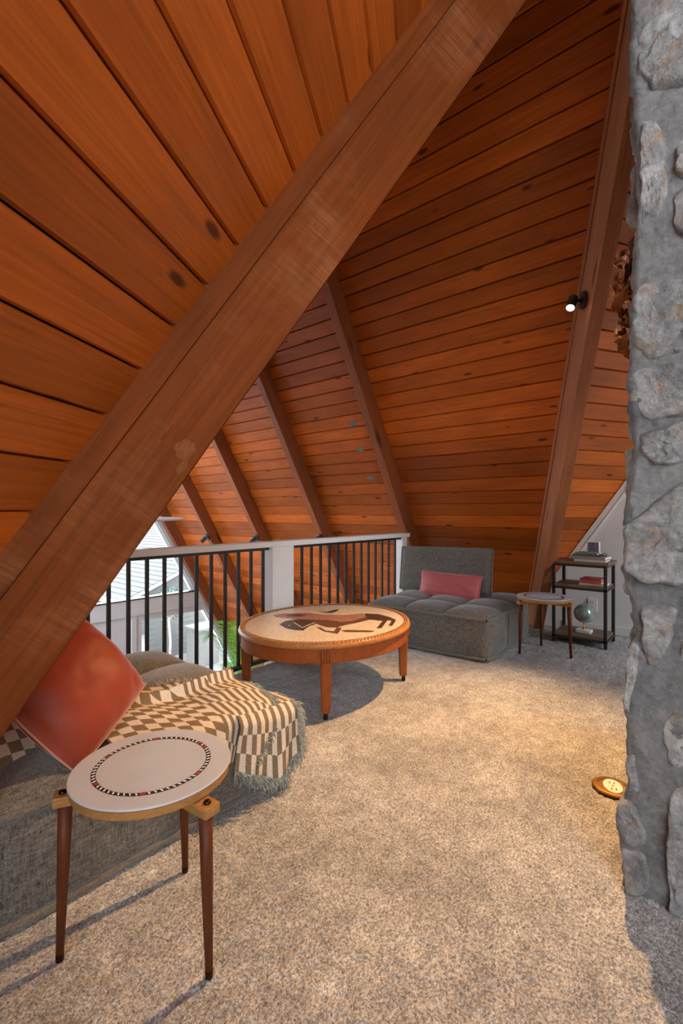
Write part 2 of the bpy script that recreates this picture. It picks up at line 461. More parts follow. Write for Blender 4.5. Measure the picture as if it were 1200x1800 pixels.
def build_slope(name, n, a, length, zmin, pitch=PITCH, phase=0.0, hole=None):
    """n: outward normal, a: direction along the wing; planks are children of one ceiling slope."""
    root = empty(name, kind='structure')
    X, Y, Z = slope_frame(n, a)
    down = slope_pt(n, a, 1, 0) - slope_pt(n, a, 0, 0)
    sgn = 1.0 if down.dot(Y) > 0 else -1.0
    qmax = (ZR - zmin) / (R3 / 2)
    q_ref = (ZR - phase * (R3 / 2)) / (R3 / 2)              # a joint lies at slope height 'phase'
    k0 = -int(q_ref / pitch); q = q_ref + k0 * pitch
    G, TH, CH = 0.0044, 0.02, 0.0055
    while q < qmax:
        qa, qb = q + G / 2, min(q + pitch, qmax) - G / 2
        if qa < 0.02: qa = 0.02
        if qb - qa > 0.03:
            o = slope_pt(n, a, qa, 0)
            W = qb - qa
            prof = [(0, -TH), (0, -CH * 1.4), (CH, 0), (W - CH, 0), (W, -CH * 1.4), (W, -TH)]
            spans = [(None, length)]
            if hole and qb > hole[2] and qa < hole[3]: spans = [(None, hole[0]), (hole[1], length)]
            for ta, tb in spans:
                V = []
                for off, z in prof:
                    t0 = (qa + off) * 0.5 / R3 if ta is None else ta
                    V += [(t0, sgn * off, z), (tb, sgn * off, z)]
                F = [(2 * i, 2 * i + 1, 2 * i + 3, 2 * i + 2) for i in range(len(prof) - 1)]
                if sgn < 0: F = [tuple(reversed(f)) for f in F]
                mk('plank', (V, F), M['plank'], root, mw=frame_matrix(o, X, Y, Z))
        q += pitch
    # dark deck behind the planks, so that joints read dark and no light leaks in
    qd = qmax + 0.05
    def deck(ta, tb, qa, qb):
        tA = (qa * 0.5 / R3, qb * 0.5 / R3) if ta is None else (ta, ta)
        V = [slope_pt(n, a, qa, tA[0]) - Z * 0.03, slope_pt(n, a, qa, tb) - Z * 0.03, slope_pt(n, a, qb, tb) - Z * 0.03, slope_pt(n, a, qb, tA[1]) - Z * 0.03]
        V += [p - Z * 0.12 for p in V]
        mk('roof_deck', (V, [(0, 1, 2, 3), (7, 6, 5, 4), (0, 4, 5, 1), (1, 5, 6, 2), (2, 6, 7, 3), (3, 7, 4, 0)]), M['blackgap'], root)
    if hole is None: deck(None, length, 0.0, qd)
    else:
        h0, h1, g0, g1 = hole
        # the opening follows whole planks
        g0 = q_ref + math.floor((g0 - q_ref) / pitch) * pitch; g1 = q_ref + math.ceil((g1 - q_ref) / pitch) * pitch
        deck(None, length, 0.0, g0); deck(None, length, g1, qd); deck(None, h0, g0, g1); deck(h1, length, g0, g1)
        m = frame_matrix(slope_pt(n, a, 0, 0), X, Y, Z)
        wroot = tag(empty('window_6' if 'opposite' in name else 'window_7'), kind='structure')  # unseen skylight, added to the slope for more daylight
        y0, y1 = sorted((sgn * g0, sgn * g1))
        for x0_, x1_, ya, yb in ((h0, h0 + 0.05, y0, y1), (h1 - 0.05, h1, y0, y1), (h0, h1, y0, y0 + 0.05), (h0, h1, y1 - 0.05, y1), ((h0 + h1) / 2 - 0.025, (h0 + h1) / 2 + 0.025, y0, y1)):
            mk('window_frame', box(x0_, x1_, ya, yb, -0.15, 0.012, 0.003), M['greypaint'], wroot, mw=m)
        mk('pane', box(h0 + 0.02, h1 - 0.02, y0 + 0.02, y1 - 0.02, -0.10, -0.094), M['glass'], wroot, mw=m)
        pl = bpy.data.lights.new('added_skylight_portal', 'AREA'); pl.shape = 'RECTANGLE'; pl.size = h1 - h0; pl.size_y = y1 - y0; pl.cycles.is_portal = True
        po = bpy.data.objects.new('added_skylight_portal', pl); COL.objects.link(po)
        po.matrix_world = m @ Matrix.Translation(((h0 + h1) / 2, (y0 + y1) / 2, -0.2)) @ Matrix.Rotation(math.pi, 4, 'X')
    return root

W1, W2, W3 = (0.0, 1.0), (R3 / 2, -0.5), (-R3 / 2, -0.5)
nA, nB, nC = (1.0, 0.0), (0.5, R3 / 2), (-0.5, R3 / 2)
nD, nE, nF = (-1.0, 0.0), (-0.5, -R3 / 2), (0.5, -R3 / 2)
far_slope = build_slope('ceiling_far_slope', nA, W1, GABLE_Y - CY + 0.1, LOW, 0.1311, 0.8343)
build_slope('ceiling_right_slope', nB, W2, 4.4, -0.1, 0.1287, 1.7199)
build_slope('ceiling_near_slope', nC, W3, 4.4, -0.1, 0.1329, 1.9326)
build_slope('ceiling_opposite_slope', nD, W1, GABLE_Y - CY + 0.1, LOW, 0.1311, 0.8343, hole=(4.9, 7.1, 2.4, 5.6))  # opening is an added skylight that brightens the far bays
build_slope('ceiling_rear_right_slope', nE, W2, 4.4, -0.1, 0.1311, 0.8, hole=(1.6, 3.0, 2.0, 4.3))  # added skylight, lights the right slope and the white wall
build_slope('ceiling_rear_left_slope', nF, W3, 4.4, -0.1, 0.1311, 0.8)

M['stain'] = plain('old_grey_stain', (0.17, 0.125, 0.12), 0.5, var=0.25, scale=40)
for sy, sz, ra, rb in ((3.025, 2.001, 0.055, 0.034), (3.047, 1.755, 0.05, 0.030), (3.037, 1.466, 0.045, 0.026)):
    X_, Y_, Z_ = slope_frame(nA, W1)
    q_ = (ZR - sz) / (R3 / 2)
    pl = [(ra * math.cos(t) * (1 + 0.12 * math.sin(3 * t + sz)), rb * math.sin(t) * (1 + 0.1 * math.cos(2 * t))) for t in np.linspace(0, 2 * math.pi, 25)[:-1]]
    mk('stain', prism(pl, -0.001, 0.0006), M['stain'], far_slope, mw=frame_matrix(slope_pt(nA, W1, q_, sy - CY), X_, Y_, Z_))

def rafter(n, a, t0, width, depth, zmin, label, group=None):
    X, Y, Z = slope_frame(n, a)
    qmax = (ZR - zmin) / (R3 / 2)
    o = slope_pt(n, a, 0.0, t0)
    down = (slope_pt(n, a, 1, 0) - slope_pt(n, a, 0, 0)).normalized()
    side = down.cross(Z)
    m = frame_matrix(o, down, side, Z)
    w0, w1 = (0, width) if side.dot(X) > 0 else (-width, 0)
    o = mk('rafter', box(0.33, qmax, w0, w1, 0.0015, depth, 0.004), M['beam'], mw=m)
    return tag(o, label, 'beam', group)

ry = [2.668, 3.893, 5.118, 6.33, 7.44]
names = ['dark wooden rafter coming down to the far end of the railing',
         'wooden rafter with spotlight, second along from the railing end',
         'wooden rafter with spotlight, third along from the railing end',
         'wooden rafter with spotlight, fourth along beside the fan blade',
         'last wooden rafter framing the tall slanted gable window']
for y, l in zip(ry, names): rafter(nA, W1, y - CY, 0.085, 0.172, LOW, l, 'rafters along the far slope')
names = ['rafter on the opposite slope above the railing', 'second rafter on the opposite slope of the window wing', 'third rafter on the opposite slope of the window wing',
         'fourth rafter on the opposite slope of the window wing', 'gable rafter on the opposite slope of the window wing']
for y, l in zip(ry, names):
    if y in (3.893, 7.44): rafter(nD, W1, y - CY, 0.085, 0.172, LOW, l, 'rafters on the opposite slope')
rafter(nC, W3, 2.95, 0.085, 0.172, 0, 'rafter on the near plank slope close to the rear window')
rafter(nF, W3, 2.95, 0.085, 0.172, 0, 'rafter carrying a lit spotlight close to the rear window')

def valley_frame(dx, dy):
    L = Vector((dx, dy, -1.5)).normalized(); S = Vector((-dy, dx, 0)).normalized()
    Nn = L.cross(S)
    if Nn.z > 0: Nn = -Nn
    return L, S, Nn
def valley(dx, dy, s0, s1, depth, zend, label, trim_side, mat='valley'):
    L, S, Nn = valley_frame(dx, dy)
    ln = (ZR - zend) / -L.z
    m = frame_matrix((CX, CY, ZR), L, S, Nn) if L.cross(S).dot(Nn) > 0 else frame_matrix((CX, CY, ZR), L, S, Nn)
    root = empty('valley_beam', label=label, cat='beam')
    g = 0.03
    def bx(a0, a1, d0, d1, b):
        v = xf(box(0.2, ln, a0, a1, d0, d1, b), m)
        return v
    o = mk('beam_body', box(0.2, ln, s0, s1, -0.05, depth, 0.007), M[mat], root, mw=m)
    # thin cover strip along the plank ends
    e = s1 if trim_side > 0 else s0
    a0, a1 = (e, e + 0.008) if trim_side > 0 else (e - 0.008, e)
    mk('cover_strip', box(0.2, ln, a0, a1, -0.06, 0.028, 0.002), M[mat], root, mw=m)
    return root, m
vb_near, m_near = valley(-R3 / 2, 0.5, -0.045, 0.05, 0.20, 0.0, 'massive diagonal timber beam crossing the foreground at upper left', 1)
vb_far, m_far = valley(R3 / 2, 0.5, -0.034, 0.052, 0.30, -0.12, 'steep timber beam with lit spotlight beside the stone chimney', 1, 'valley_lit')
def knot(along, D, ra, rd, h, seed, name, mat):
    V, F = [], []; n, R = 28, 8
    for r in range(R):
        k = r / (R - 1)
        for i in range(n):
            a = 2 * math.pi * i / n; q = k * (1 + 0.22 * fbm(math.cos(a) * 1.7 + seed, math.sin(a) * 1.7, seed, 3))
            V.append((along + ra * q * math.cos(a), 0.0485 + h * (1 - k ** 2.2) + fbm(along * 9 + ra * q * 70 * math.cos(a), q * 70 * rd * math.sin(a), seed, 3) * 0.0035 * (1 - k), D + rd * q * math.sin(a)))
    for r in range(R - 1):
        for i in range(n): F.append((r * n + i, r * n + (i + 1) % n, (r + 1) * n + (i + 1) % n, (r + 1) * n + i))
    mk(name, (V, F), M[mat], vb_near, smooth=True, mw=m_near)
knot(3.735, 0.115, 0.034, 0.022, 0.006, 1.0, 'knot', 'valley')
knot(3.745, 0.160, 0.030, 0.026, 0.009, 4.0, 'torn_wood', 'torn')
knot(3.785, 0.178, 0.026, 0.014, 0.008, 6.0, 'torn_wood', 'torn')
knot(3.04, 0.087, 0.026, 0.013, 0.003, 9.0, 'knot', 'torn')
knot(3.20, 0.016, 0.090, 0.007, 0.003, 12.0, 'torn_wood', 'torn')
vb_back, m_back = valley(0.0, -1.0, -0.045, 0.045, 0.2, 0.0, 'timber valley beam behind the stone chimney', 1)

# ------------------------------------------------------------------ floors and walls
def carpet_floor():
    xs = np.concatenate([np.arange(-3.2, 0.2, 0.12), np.arange(0.2, 3.3, 0.0078), np.arange(3.3, 4.95, 0.018), [4.97]])
    ys = np.concatenate([np.arange(-4.6, -0.2, 0.12), np.arange(-0.2, 2.05, 0.0078), np.arange(2.05, LOFT_EDGE, 0.013), [LOFT_EDGE]])
    nx, ny = len(xs), len(ys)
    Xg, Yg = np.meshgrid(xs, ys)
    h = RNG.random((ny, nx)); h2 = RNG.random((ny, nx))
    k = (h2 + np.roll(h2, 1, 0) + np.roll(h2, 1, 1) + np.roll(h2, (1, 1), (0, 1))) / 4
    Zg = (h - 0.5) * 0.005 + (k - 0.5) * 0.008 - 0.003
    jx = (RNG.random((ny, nx)) - 0.5) * 0.005; jy = (RNG.random((ny, nx)) - 0.5) * 0.005
    jy[-1] = 0
    co = np.stack([Xg + jx, Yg + jy, Zg], -1).reshape(-1, 3).astype(np.float32)
    idx = np.arange(nx * ny).reshape(ny, nx)
    q = np.stack([idx[:-1, :-1], idx[:-1, 1:], idx[1:, 1:], idx[1:, :-1]], -1).reshape(-1, 4).astype(np.int32)
    me = bpy.data.meshes.new('floor')
    me.vertices.add(len(co)); me.vertices.foreach_set('co', co.ravel())
    me.loops.add(q.size); me.loops.foreach_set('vertex_index', q.ravel())
    me.polygons.add(len(q)); me.polygons.foreach_set('loop_start', np.arange(0, q.size, 4, dtype=np.int32))
    me.polygons.foreach_set('loop_total', np.full(len(q), 4, dtype=np.int32))
    me.materials.append(M['carpet']); me.update(); me.validate()
    o = bpy.data.objects.new('floor', me); COL.objects.link(o)
    tag(o, 'beige and grey speckled carpet of the loft', kind='structure')
    mk('slab', box(-3.2, 4.97, -4.6, LOFT_EDGE, -0.22, -0.014), M['offwhite'], o)
    return o
floor = carpet_floor()
tag(mk('floor_lower', box(-1.9, 6.6, -4.6, GABLE_Y, LOW - 0.15, LOW), M['lowfloor']), kind='structure')
tag(mk('wall_lower', box(-1.9, 6.6, 2.40, 2.52, LOW, -0.221), M['white']), kind='structure')

# white wall under the right slope
WX = 4.83
def wall_right():
    ys = [1.235, -1.5, -4.25]
    def ztop(y): return R3 * (RR - abs((WX - CX) * 0.5 + (y - CY) * R3 / 2)) + 0.03
    pk = CY - (WX - CX) * 0.5 / (R3 / 2)
    P = [(1.58, -0.01), (1.58, 0.17), (pk, ztop(pk)), (-4.3, max(0.0, ztop(-4.3))), (-4.3, -0.01)]
    V = [(WX, y, z) for y, z in P] + [(WX + 0.1, y, z) for y, z in P]
    n = len(P)
    F = [tuple(range(n)), tuple(reversed(range(n, 2 * n)))] + [(i, n + i, n + (i + 1) % n, (i + 1) % n) for i in range(n)]
    o = tag(mk('wall_right', (V, F), M['white']), kind='structure')
    # trim boards that follow the slope
    d = Vector((0, -1, 1.5)).normalized(); up = Vector((0, 0.832, 0.5547))
    st = Vector((WX, 1.262, ztop(1.262) - 0.03))
    t = empty('trim_1', kind='structure')
    for name, o0, o1, th in (('trim_board', -0.052, -0.006, 0.012), ('trim_bead', -0.062, -0.053, 0.016)):
        V = []
        for s in (-0.02, 4.0):
            for off in (o0, o1):
                for xx in (WX - th, WX - 0.0005):
                    p = st + d * s + up * off; V.append((xx, p.y, p.z))
        mk(name, (V, [(0, 1, 3, 2), (4, 6, 7, 5), (0, 4, 5, 1), (2, 3, 7, 6), (0, 2, 6, 4), (1, 5, 7, 3)]), M['offwhite'], t)
    b = tag(mk('baseboard_right', box(WX - 0.012, WX - 0.0005, -4.2, 1.29, 0.0, 0.075, 0.002), M['white']), kind='structure')
    return o
wall_right()

# gable window wall of the far wing
def gable():
    y0, y1 = GABLE_Y + 0.02, GABLE_Y + 0.12
    xs = lambda z: CX + RR - z / R3
    g = tag(mk('wall_gable', box(-1.75, 3.72, y0, y1, LOW, -0.36), M['greypaint']), kind='structure')
    mk('transom_beam', box(-1.0, 5.25, y0 - 0.03, y1, -0.60, -0.335, 0.004), M['greypaint'], g)
    mk('transom_cap', box(-1.0, 5.12, y0 - 0.045, y1, -0.335, -0.315, 0.002), M['black'], g)
    t = tag(empty('trim_2'), kind='structure')
    # slanted frame members along both slopes
    for sx in (1, -1):
        for name, o0, o1, d0 in (('window_frame', 0.03, 0.255, 0.0), ('window_stop', 0.255, 0.285, 0.03)):
            V = []
            for z in (LOW, 4.2):
                for off in (o0, o1):
                    x = CX + sx * ((RR - z / R3) - off)
                    for yy in (y0 - 0.02 + d0, y1): V.append((x, yy, z))
            mk(name, (V, [(0, 1, 3, 2), (4, 6, 7, 5), (0, 4, 5, 1), (2, 3, 7, 6), (0, 2, 6, 4), (1, 5, 7, 3)]), M['greypaint'], t)
    # upper glazing
    for k, (xa, xb) in enumerate(((-0.4, CX - 0.04), (CX + 0.04, 5.1))):
        zt = lambda x: R3 * (RR - 0.2 - abs(x - CX))
        xm = [xa, xb]
        P = [(xa, -0.32), (xb, -0.32)]
        if k: P = [(xa, -0.32), (CX + RR - 0.2 + 0.185, -0.32), (xa, zt(xa))]
        else: P = [(CX - RR + 0.2 - 0.185, -0.32), (xb, -0.32), (xb, zt(xb))]
        V = [(x, y0 + 0.05, z) for x, z in P] + [(x, y0 + 0.056, z) for x, z in P]
        wd = tag(mk('window_%d' % (k + 1), (V, [(0, 1, 2), (5, 4, 3), (0, 3, 4, 1), (1, 4, 5, 2), (2, 5, 3, 0)]), M['glass']), kind='structure')
    mk('mullion', box(CX - 0.04, CX + 0.04, y0, y1, -0.315, 4.1, 0.003), M['greypaint'], t)
    # glazed door and slanted sidelight below the transom
    d = tag(empty('door_1', (3.72, y0, LOW)), kind='structure')
    def db(name, x0, x1, z0, z1, dy0=0.0, dy1=0.08, m='greypaint'):
        return mk(name, box(x0 - 3.72, x1 - 3.72, dy0, dy1, z0 - LOW, z1 - LOW, 0.003), M[m], d)
    db('door_casing', 3.72, 3.80, LOW, -0.60, -0.02)
    db('door_stile', 3.805, 3.895, LOW, -0.60, 0.0, 0.06)
    db('door_rail', 3.895, 5.25, -0.70, -0.602, 0.0, 0.06)
    db('door_rail', 3.895, 6.0, LOW, LOW + 0.1, 0.0, 0.06)
    P = [(3.896, LOW + 0.1), (6.02, LOW + 0.1), (4.98, -0.70), (3.896, -0.70)]
    V = [(x - 3.72, 0.03, z - LOW) for x, z in P] + [(x - 3.72, 0.036, z - LOW) for x, z in P]
    mk('pane', (V, [(0, 1, 2, 3), (7, 6, 5, 4), (0, 4, 5, 1), (1, 5, 6, 2), (2, 6, 7, 3), (3, 7, 4, 0)]), M['glass'], d)
    db('door_latch', 3.83, 3.87, -1.55, -1.40, -0.03, 0.0, 'black')
gable()

# glazed gable behind the camera (wing with the sofa corner): unseen window wall added to let the daylight in
def rear_gable():
    T = 4.25
    a = Vector((W3[0], W3[1], 0)); n = Vector((nC[0], nC[1], 0)); o = Vector((CX, CY, 0)) + a * T
    m = frame_matrix(o, n, a, Vector((0, 0, 1)))
    t = tag(empty('trim_3'), kind='structure')
    mk('window_sill', box(-2.55, 2.55, 0, 0.1, 0.0, 0.95, 0.004), M['white'], t, mw=m)  # solid lower part added to hold back some rear daylight
    mk('mullion', box(-0.04, 0.04, 0, 0.1, 0.12, 4.3, 0.004), M['greypaint'], t, mw=m)
    mk('transom_beam', box(-1.4, 1.4, 0, 0.1, 2.0, 2.1, 0.004), M['greypaint'], t, mw=m)
    for s in (-1, 1):
        P = [(s * 2.5, 0.12), (s * 0.04, 0.12), (s * 0.04, R3 * (RR - 0.04))]
        V = [(x, 0.05, z) for x, z in P] + [(x, 0.056, z) for x, z in P]
        F = [(0, 1, 2), (5, 4, 3), (0, 3, 4, 1), (1, 4, 5, 2), (2, 5, 3, 0)]
        tag(mk('window_%d' % (4 + (s > 0)), (V, F), M['glass'], mw=m), kind='structure')
    return m
rear_m = rear_gable()

def portal(name, m, sx, sy):
    l = bpy.data.lights.new(name, 'AREA'); l.shape = 'RECTANGLE'; l.size = sx; l.size_y = sy
    l.cycles.is_portal = True
    o = bpy.data.objects.new(name, l); COL.objects.link(o); o.matrix_world = m
    return o
# portals only guide sampling of the sky through the two glazed gables
pm = rear_m @ Matrix.Translation((0, 0.2, 2.2)) @ Matrix.Rotation(math.radians(-90), 4, 'X')
portal('rear_window_portal', pm, 5.2, 4.5)
portal('gable_window_portal', Matrix.Translation((CX, GABLE_Y + 0.3, 1.0)) @ Matrix.Rotation(math.radians(-90), 4, 'X'), 8.0, 7.0)

# ------------------------------------------------------------------ stone chimney
def chimney():
    x0, x1, y0, y1 = 1.60, 2.75, -1.15, 0.25
    root = empty('chimney', (x0, y1, 0), label='rough grey stone chimney rising through the loft at right', cat='chimney')
    sil = [(2.611, 0.25), (2.508, 0.247), (2.391, 0.247), (2.283, 0.234), (2.098, 0.23), (1.9, 0.234), (1.768, 0.237), (1.602, 0.245), (1.469, 0.25), (1.335, 0.247), (1.234, 0.242), (1.134, 0.262), (1.1, 0.269), (0.999, 0.265), (0.922, 0.271), (0.848, 0.252), (0.75, 0.234), (0.714, 0.247), (0.594, 0.259), (0.425, 0.262), (0.292, 0.256), (0.216, 0.278), (0.146, 0.281), (0.05, 0.269), (-0.014, 0.256)][::-1]
    zs_, ys_ = [p[0] for p in sil], [p[1] for p in sil]
    H = 4.3; NZ = 420
    per = []
    rc = 0.022
    for t in np.linspace(-1.1, 0.0, 40)[:-1]: per.append((x0, t, (-1, 0)))
    for t in np.linspace(0.0, y1 - rc, 40): per.append((x0, t, (-1, 0)))
    for k in range(1, 8):
        a = math.pi / 2 * k / 8
        per.append((x0 + rc - rc * math.cos(a), y1 - rc + rc * math.sin(a), (-math.cos(a), math.sin(a))))
    for t in np.linspace(x0 + rc, x1, 70): per.append((t, y1, (0, 1)))
    per += [(x1, y1 - 0.4, (1, 0)), (x1, y0, (1, -1)), (x0 + 0.6, y0, (0, -1)), (x0, y0, (-1, -1))]
    n = len(per); V, F = [], []
    def ridged(x, y, z): return 1 - abs(fbm(x, y, z, 3))
    for iz in range(NZ):
        z = -0.02 + 2.85 * iz / (NZ - 20) if iz < NZ - 20 else 2.83 + (H - 2.83) * (iz - NZ + 20) / 19
        edge = float(np.interp(z, zs_, ys_)) - y1
        for (x, y, nn) in per:
            w = max(0.0, min(1.0, (y - (y1 - 0.10)) / 0.10)) if x < x1 - 0.1 else 0.0
            d = fbm(x * 7, y * 7, z * 7, 4) * 0.008 + fbm(x * 45, y * 45, z * 45, 2) * 0.0022
            if abs(nn[0] * nn[1]) > 0.02: d += fbm(z * 30, 3.3, x * 5, 3) * 0.006
            V.append((x + nn[0] * d - x0, y + nn[1] * d + edge * w - y1, z))
    for iz in range(NZ - 1):
        for i in range(n):
            j = (i + 1) % n
            F.append((iz * n + i, (iz + 1) * n + i, (iz + 1) * n + j, iz * n + j))
    F.append(tuple(range(n))); F.append(tuple(reversed(range((NZ - 1) * n, NZ * n))))
    mk('mortar_core', (V, F), M['mortar'], root, smooth=True)

    def stone(poly, proud, face, seed, step=0.009):
        """split-faced stone: poly in (along, z); chipped edge, nearly flat broken face."""
        P = np.array(poly, float); c = P.mean(0); m = len(P); out = []
        for i in range(m):
            a, b = P[i], P[(i + 1) % m]
            k = max(2, int(np.linalg.norm(b - a) / step))
            for t in range(k): out.append(a + (b - a) * t / k)
        out = np.array(out)
        for _ in range(2): out = (np.roll(out, 1, 0) + out * 2 + np.roll(out, -1, 0)) / 4
        for i, p in enumerate(out):
            out[i] = p + np.array([fbm(p[0] * 28, p[1] * 28, seed, 3), fbm(p[0] * 28 + 40, p[1] * 28, seed, 3)]) * 0.006
        rad = np.linalg.norm(P - c, axis=1).mean()
        rings = max(7, int(rad / 0.008)); rings = min(rings, 14); no = len(out); V, F = [], []
        lev = [(1.0, -0.10), (1.0, -0.006)] + [(1 - 0.985 * ((r + 1) / rings), None) for r in range(rings)]
        tx, tz = fbm(seed, 1, 2, 2) * 0.12, fbm(seed, 5, 2, 2) * 0.12
        for s_, hfix in lev:
            for p in out:
                u, z = c + (p - c) * s_
                if hfix is not None: h = hfix
                else:
                    e = (1 - s_) * rad
                    prof = min(1.0, e / 0.011) ** 0.6
                    rough = fbm(u * 16 + seed, z * 16, seed, 5) * 0.010 + fbm(u * 80, z * 80 + seed, 0, 2) * 0.002
                    step_ = 0.007 if fbm(u * 9 + seed, z * 9 - seed, 1.5, 3) > 0.12 else 0.0
                    h = -0.006 + (proud + 0.006) * prof + (rough + step_) * prof + (u - c[0]) * tx + (z - c[1]) * tz
                if face == 'front': V.append((-h, u - y1, z))
                else: V.append((u - x0, h, z))
        nr = len(lev)
        for r in range(nr - 1):
            for i in range(no):
                j = (i + 1) % no
                F.append((r * no + i, (r + 1) * no + i, (r + 1) * no + j, r * no + j))
        V.append(tuple(np.mean(np.array(V[(nr - 1) * no:]), 0))); k = len(V) - 1
        for i in range(no): F.append(((nr - 1) * no + i, k, (nr - 1) * no + (i + 1) % no))
        mk('stone', (V, F), M['stone'], root, smooth=True)
    fr = [
     [(0.239, 2.586), (0.10, 2.62), (0.06, 2.40), (0.10, 2.255), (0.186, 2.284), (0.23, 2.383)],
     [(0.219, 2.221), (0.186, 2.215), (0.159, 2.134), (0.157, 1.989), (0.186, 1.873), (0.213, 1.867), (0.222, 2.034)],
     [(0.146, 2.159), (0.10, 2.19), (0.06, 2.10), (0.08, 2.0), (0.133, 2.014)],
     [(0.143, 1.984), (0.10, 1.995), (0.05, 1.93), (0.09, 1.82), (0.141, 1.865)],
     [(0.235, 1.758), (0.172, 1.756), (0.08, 1.737), (0.06, 1.56), (0.12, 1.535), (0.2, 1.522), (0.242, 1.595)],
     [(0.245, 1.513), (0.186, 1.515), (0.07, 1.525), (0.05, 1.38), (0.12, 1.362), (0.213, 1.361), (0.25, 1.432)],
     [(0.22, 1.329), (0.07, 1.36), (0.06, 1.24), (0.186, 1.226), (0.216, 1.263)],
     [(0.262, 1.06), (0.186, 1.132), (0.10, 1.20), (0.03, 1.10), (0.06, 0.90), (0.213, 0.896), (0.265, 0.925)],
     [(0.225, 0.834), (0.133, 0.836), (0.14, 0.769), (0.162, 0.702), (0.186, 0.659), (0.202, 0.658), (0.219, 0.756)],
     [(0.133, 0.723), (0.10, 0.77), (0.05, 0.72), (0.09, 0.65), (0.129, 0.677)],
     [(0.252, 0.71), (0.222, 0.724), (0.232, 0.606), (0.249, 0.503), (0.262, 0.534)],
     [(0.166, 0.526), (0.10, 0.575), (0.04, 0.50), (0.08, 0.40), (0.153, 0.387), (0.164, 0.446)],
     [(0.278, 0.245), (0.246, 0.270), (0.215, 0.219), (0.2, 0.14), (0.25, 0.118), (0.284, 0.176)],
     [(0.268, 0.108), (0.205, 0.129), (0.193, 0.033), (0.227, -0.01), (0.262, -0.01)],
     [(0.149, 0.325), (0.10, 0.38), (0.03, 0.2), (0.08, -0.01), (0.15, -0.01), (0.159, 0.178)],
     [(0.255, 0.386), (0.23, 0.401), (0.225, 0.288), (0.25, 0.275)],
    ]
    pr = [0.012, 0.007, 0.010, 0.012, 0.013, 0.013, 0.010, 0.015, 0.007, 0.008, 0.006, 0.008, 0.012, 0.012, 0.014, 0.006]
    for i, (p, h) in enumerate(zip(fr, pr)): stone(p, h, 'front', i * 3.7)
    # the rest of the front face and the side face, roughly coursed
    rs = random.Random(5)
    def fill(u0, u1, z0, z1, face, avoid=None):
        z = z0
        while z < z1 - 0.05:
            hh = rs.uniform(0.12, 0.24); u = u0
            while u < u1 - 0.05:
                ww = rs.uniform(0.14, 0.30); uu = min(u + ww, u1)
                g = 0.018
                P = [(u + g, z + g), ((u + uu) / 2, z + g + rs.uniform(-.012, .012)), (uu - g, z + g), (uu - g + rs.uniform(-.012, .012), z + hh / 2), (uu - g, z + hh - g), ((u + uu) / 2, z + hh - g + rs.uniform(-.012, .012)), (u + g, z + hh - g), (u + g + rs.uniform(-.012, .012), z + hh / 2)]
                P = [(a + rs.uniform(-.012, .012), b + rs.uniform(-.012, .012)) for a, b in P]
                stone(P, rs.uniform(0.006, 0.014), face, rs.uniform(0, 90), 0.016); u = uu
            z += hh
    fill(-1.1, 0.03, 0.0, 2.7, 'front')
    fill(1.70, 2.72, 0.0, 2.7, 'side')
    return root
chimney()

# ------------------------------------------------------------------ railing
def railing():
    ye = 2.68
    r = empty('railing', (2.449, ye, 0), label='black metal balustrade with white cap along the loft edge', cat='railing')
    def p(name, x0, x1, y0, y1, z0, z1, m, b=0.003):
        return mk(name, box(x0 - 2.449, x1 - 2.449, y0 - ye, y1 - ye, z0, z1, b), M[m], r)
    p('cap', 0.35, 4.235, 2.625, 2.735, 0.842, 0.882, 'offwhite', 0.004)
    p('post', 2.342, 2.556, 2.622, 2.72, -0.2, 0.842, 'offwhite')
    p('post', 4.12, 4.20, 2.64, 2.72, -0.2, 0.842, 'offwhite')
    for a, b in ((0.42, 2.342), (2.556, 4.12)):
        p('top_rail', a, b, 2.66, 2.70, 0.820, 0.842, 'black', 0.002)
        p('bottom_rail', a, b, 2.66, 2.70, 0.0, 0.025, 'black', 0.002)
    xs = [2.298 - 0.1111 * i for i in range(17)] + [2.590 + 0.1108 * i for i in range(14)]
    me = None
    for x in xs:
        if me is None:
            o = mk('baluster', box(-0.0095, 0.0095, -0.0095, 0.0095, 0.025, 0.820, 0.0015), M['black'], r); me = o.data
        else:
            o = bpy.data.objects.new('baluster', me); COL.objects.link(o); o.parent = r
        o.location = (x - 2.449, 0, 0)
    p('joist_face', 0.30, 4.46, LOFT_EDGE, LOFT_EDGE + 0.012, -0.22, -0.02, 'offwhite')
railing()

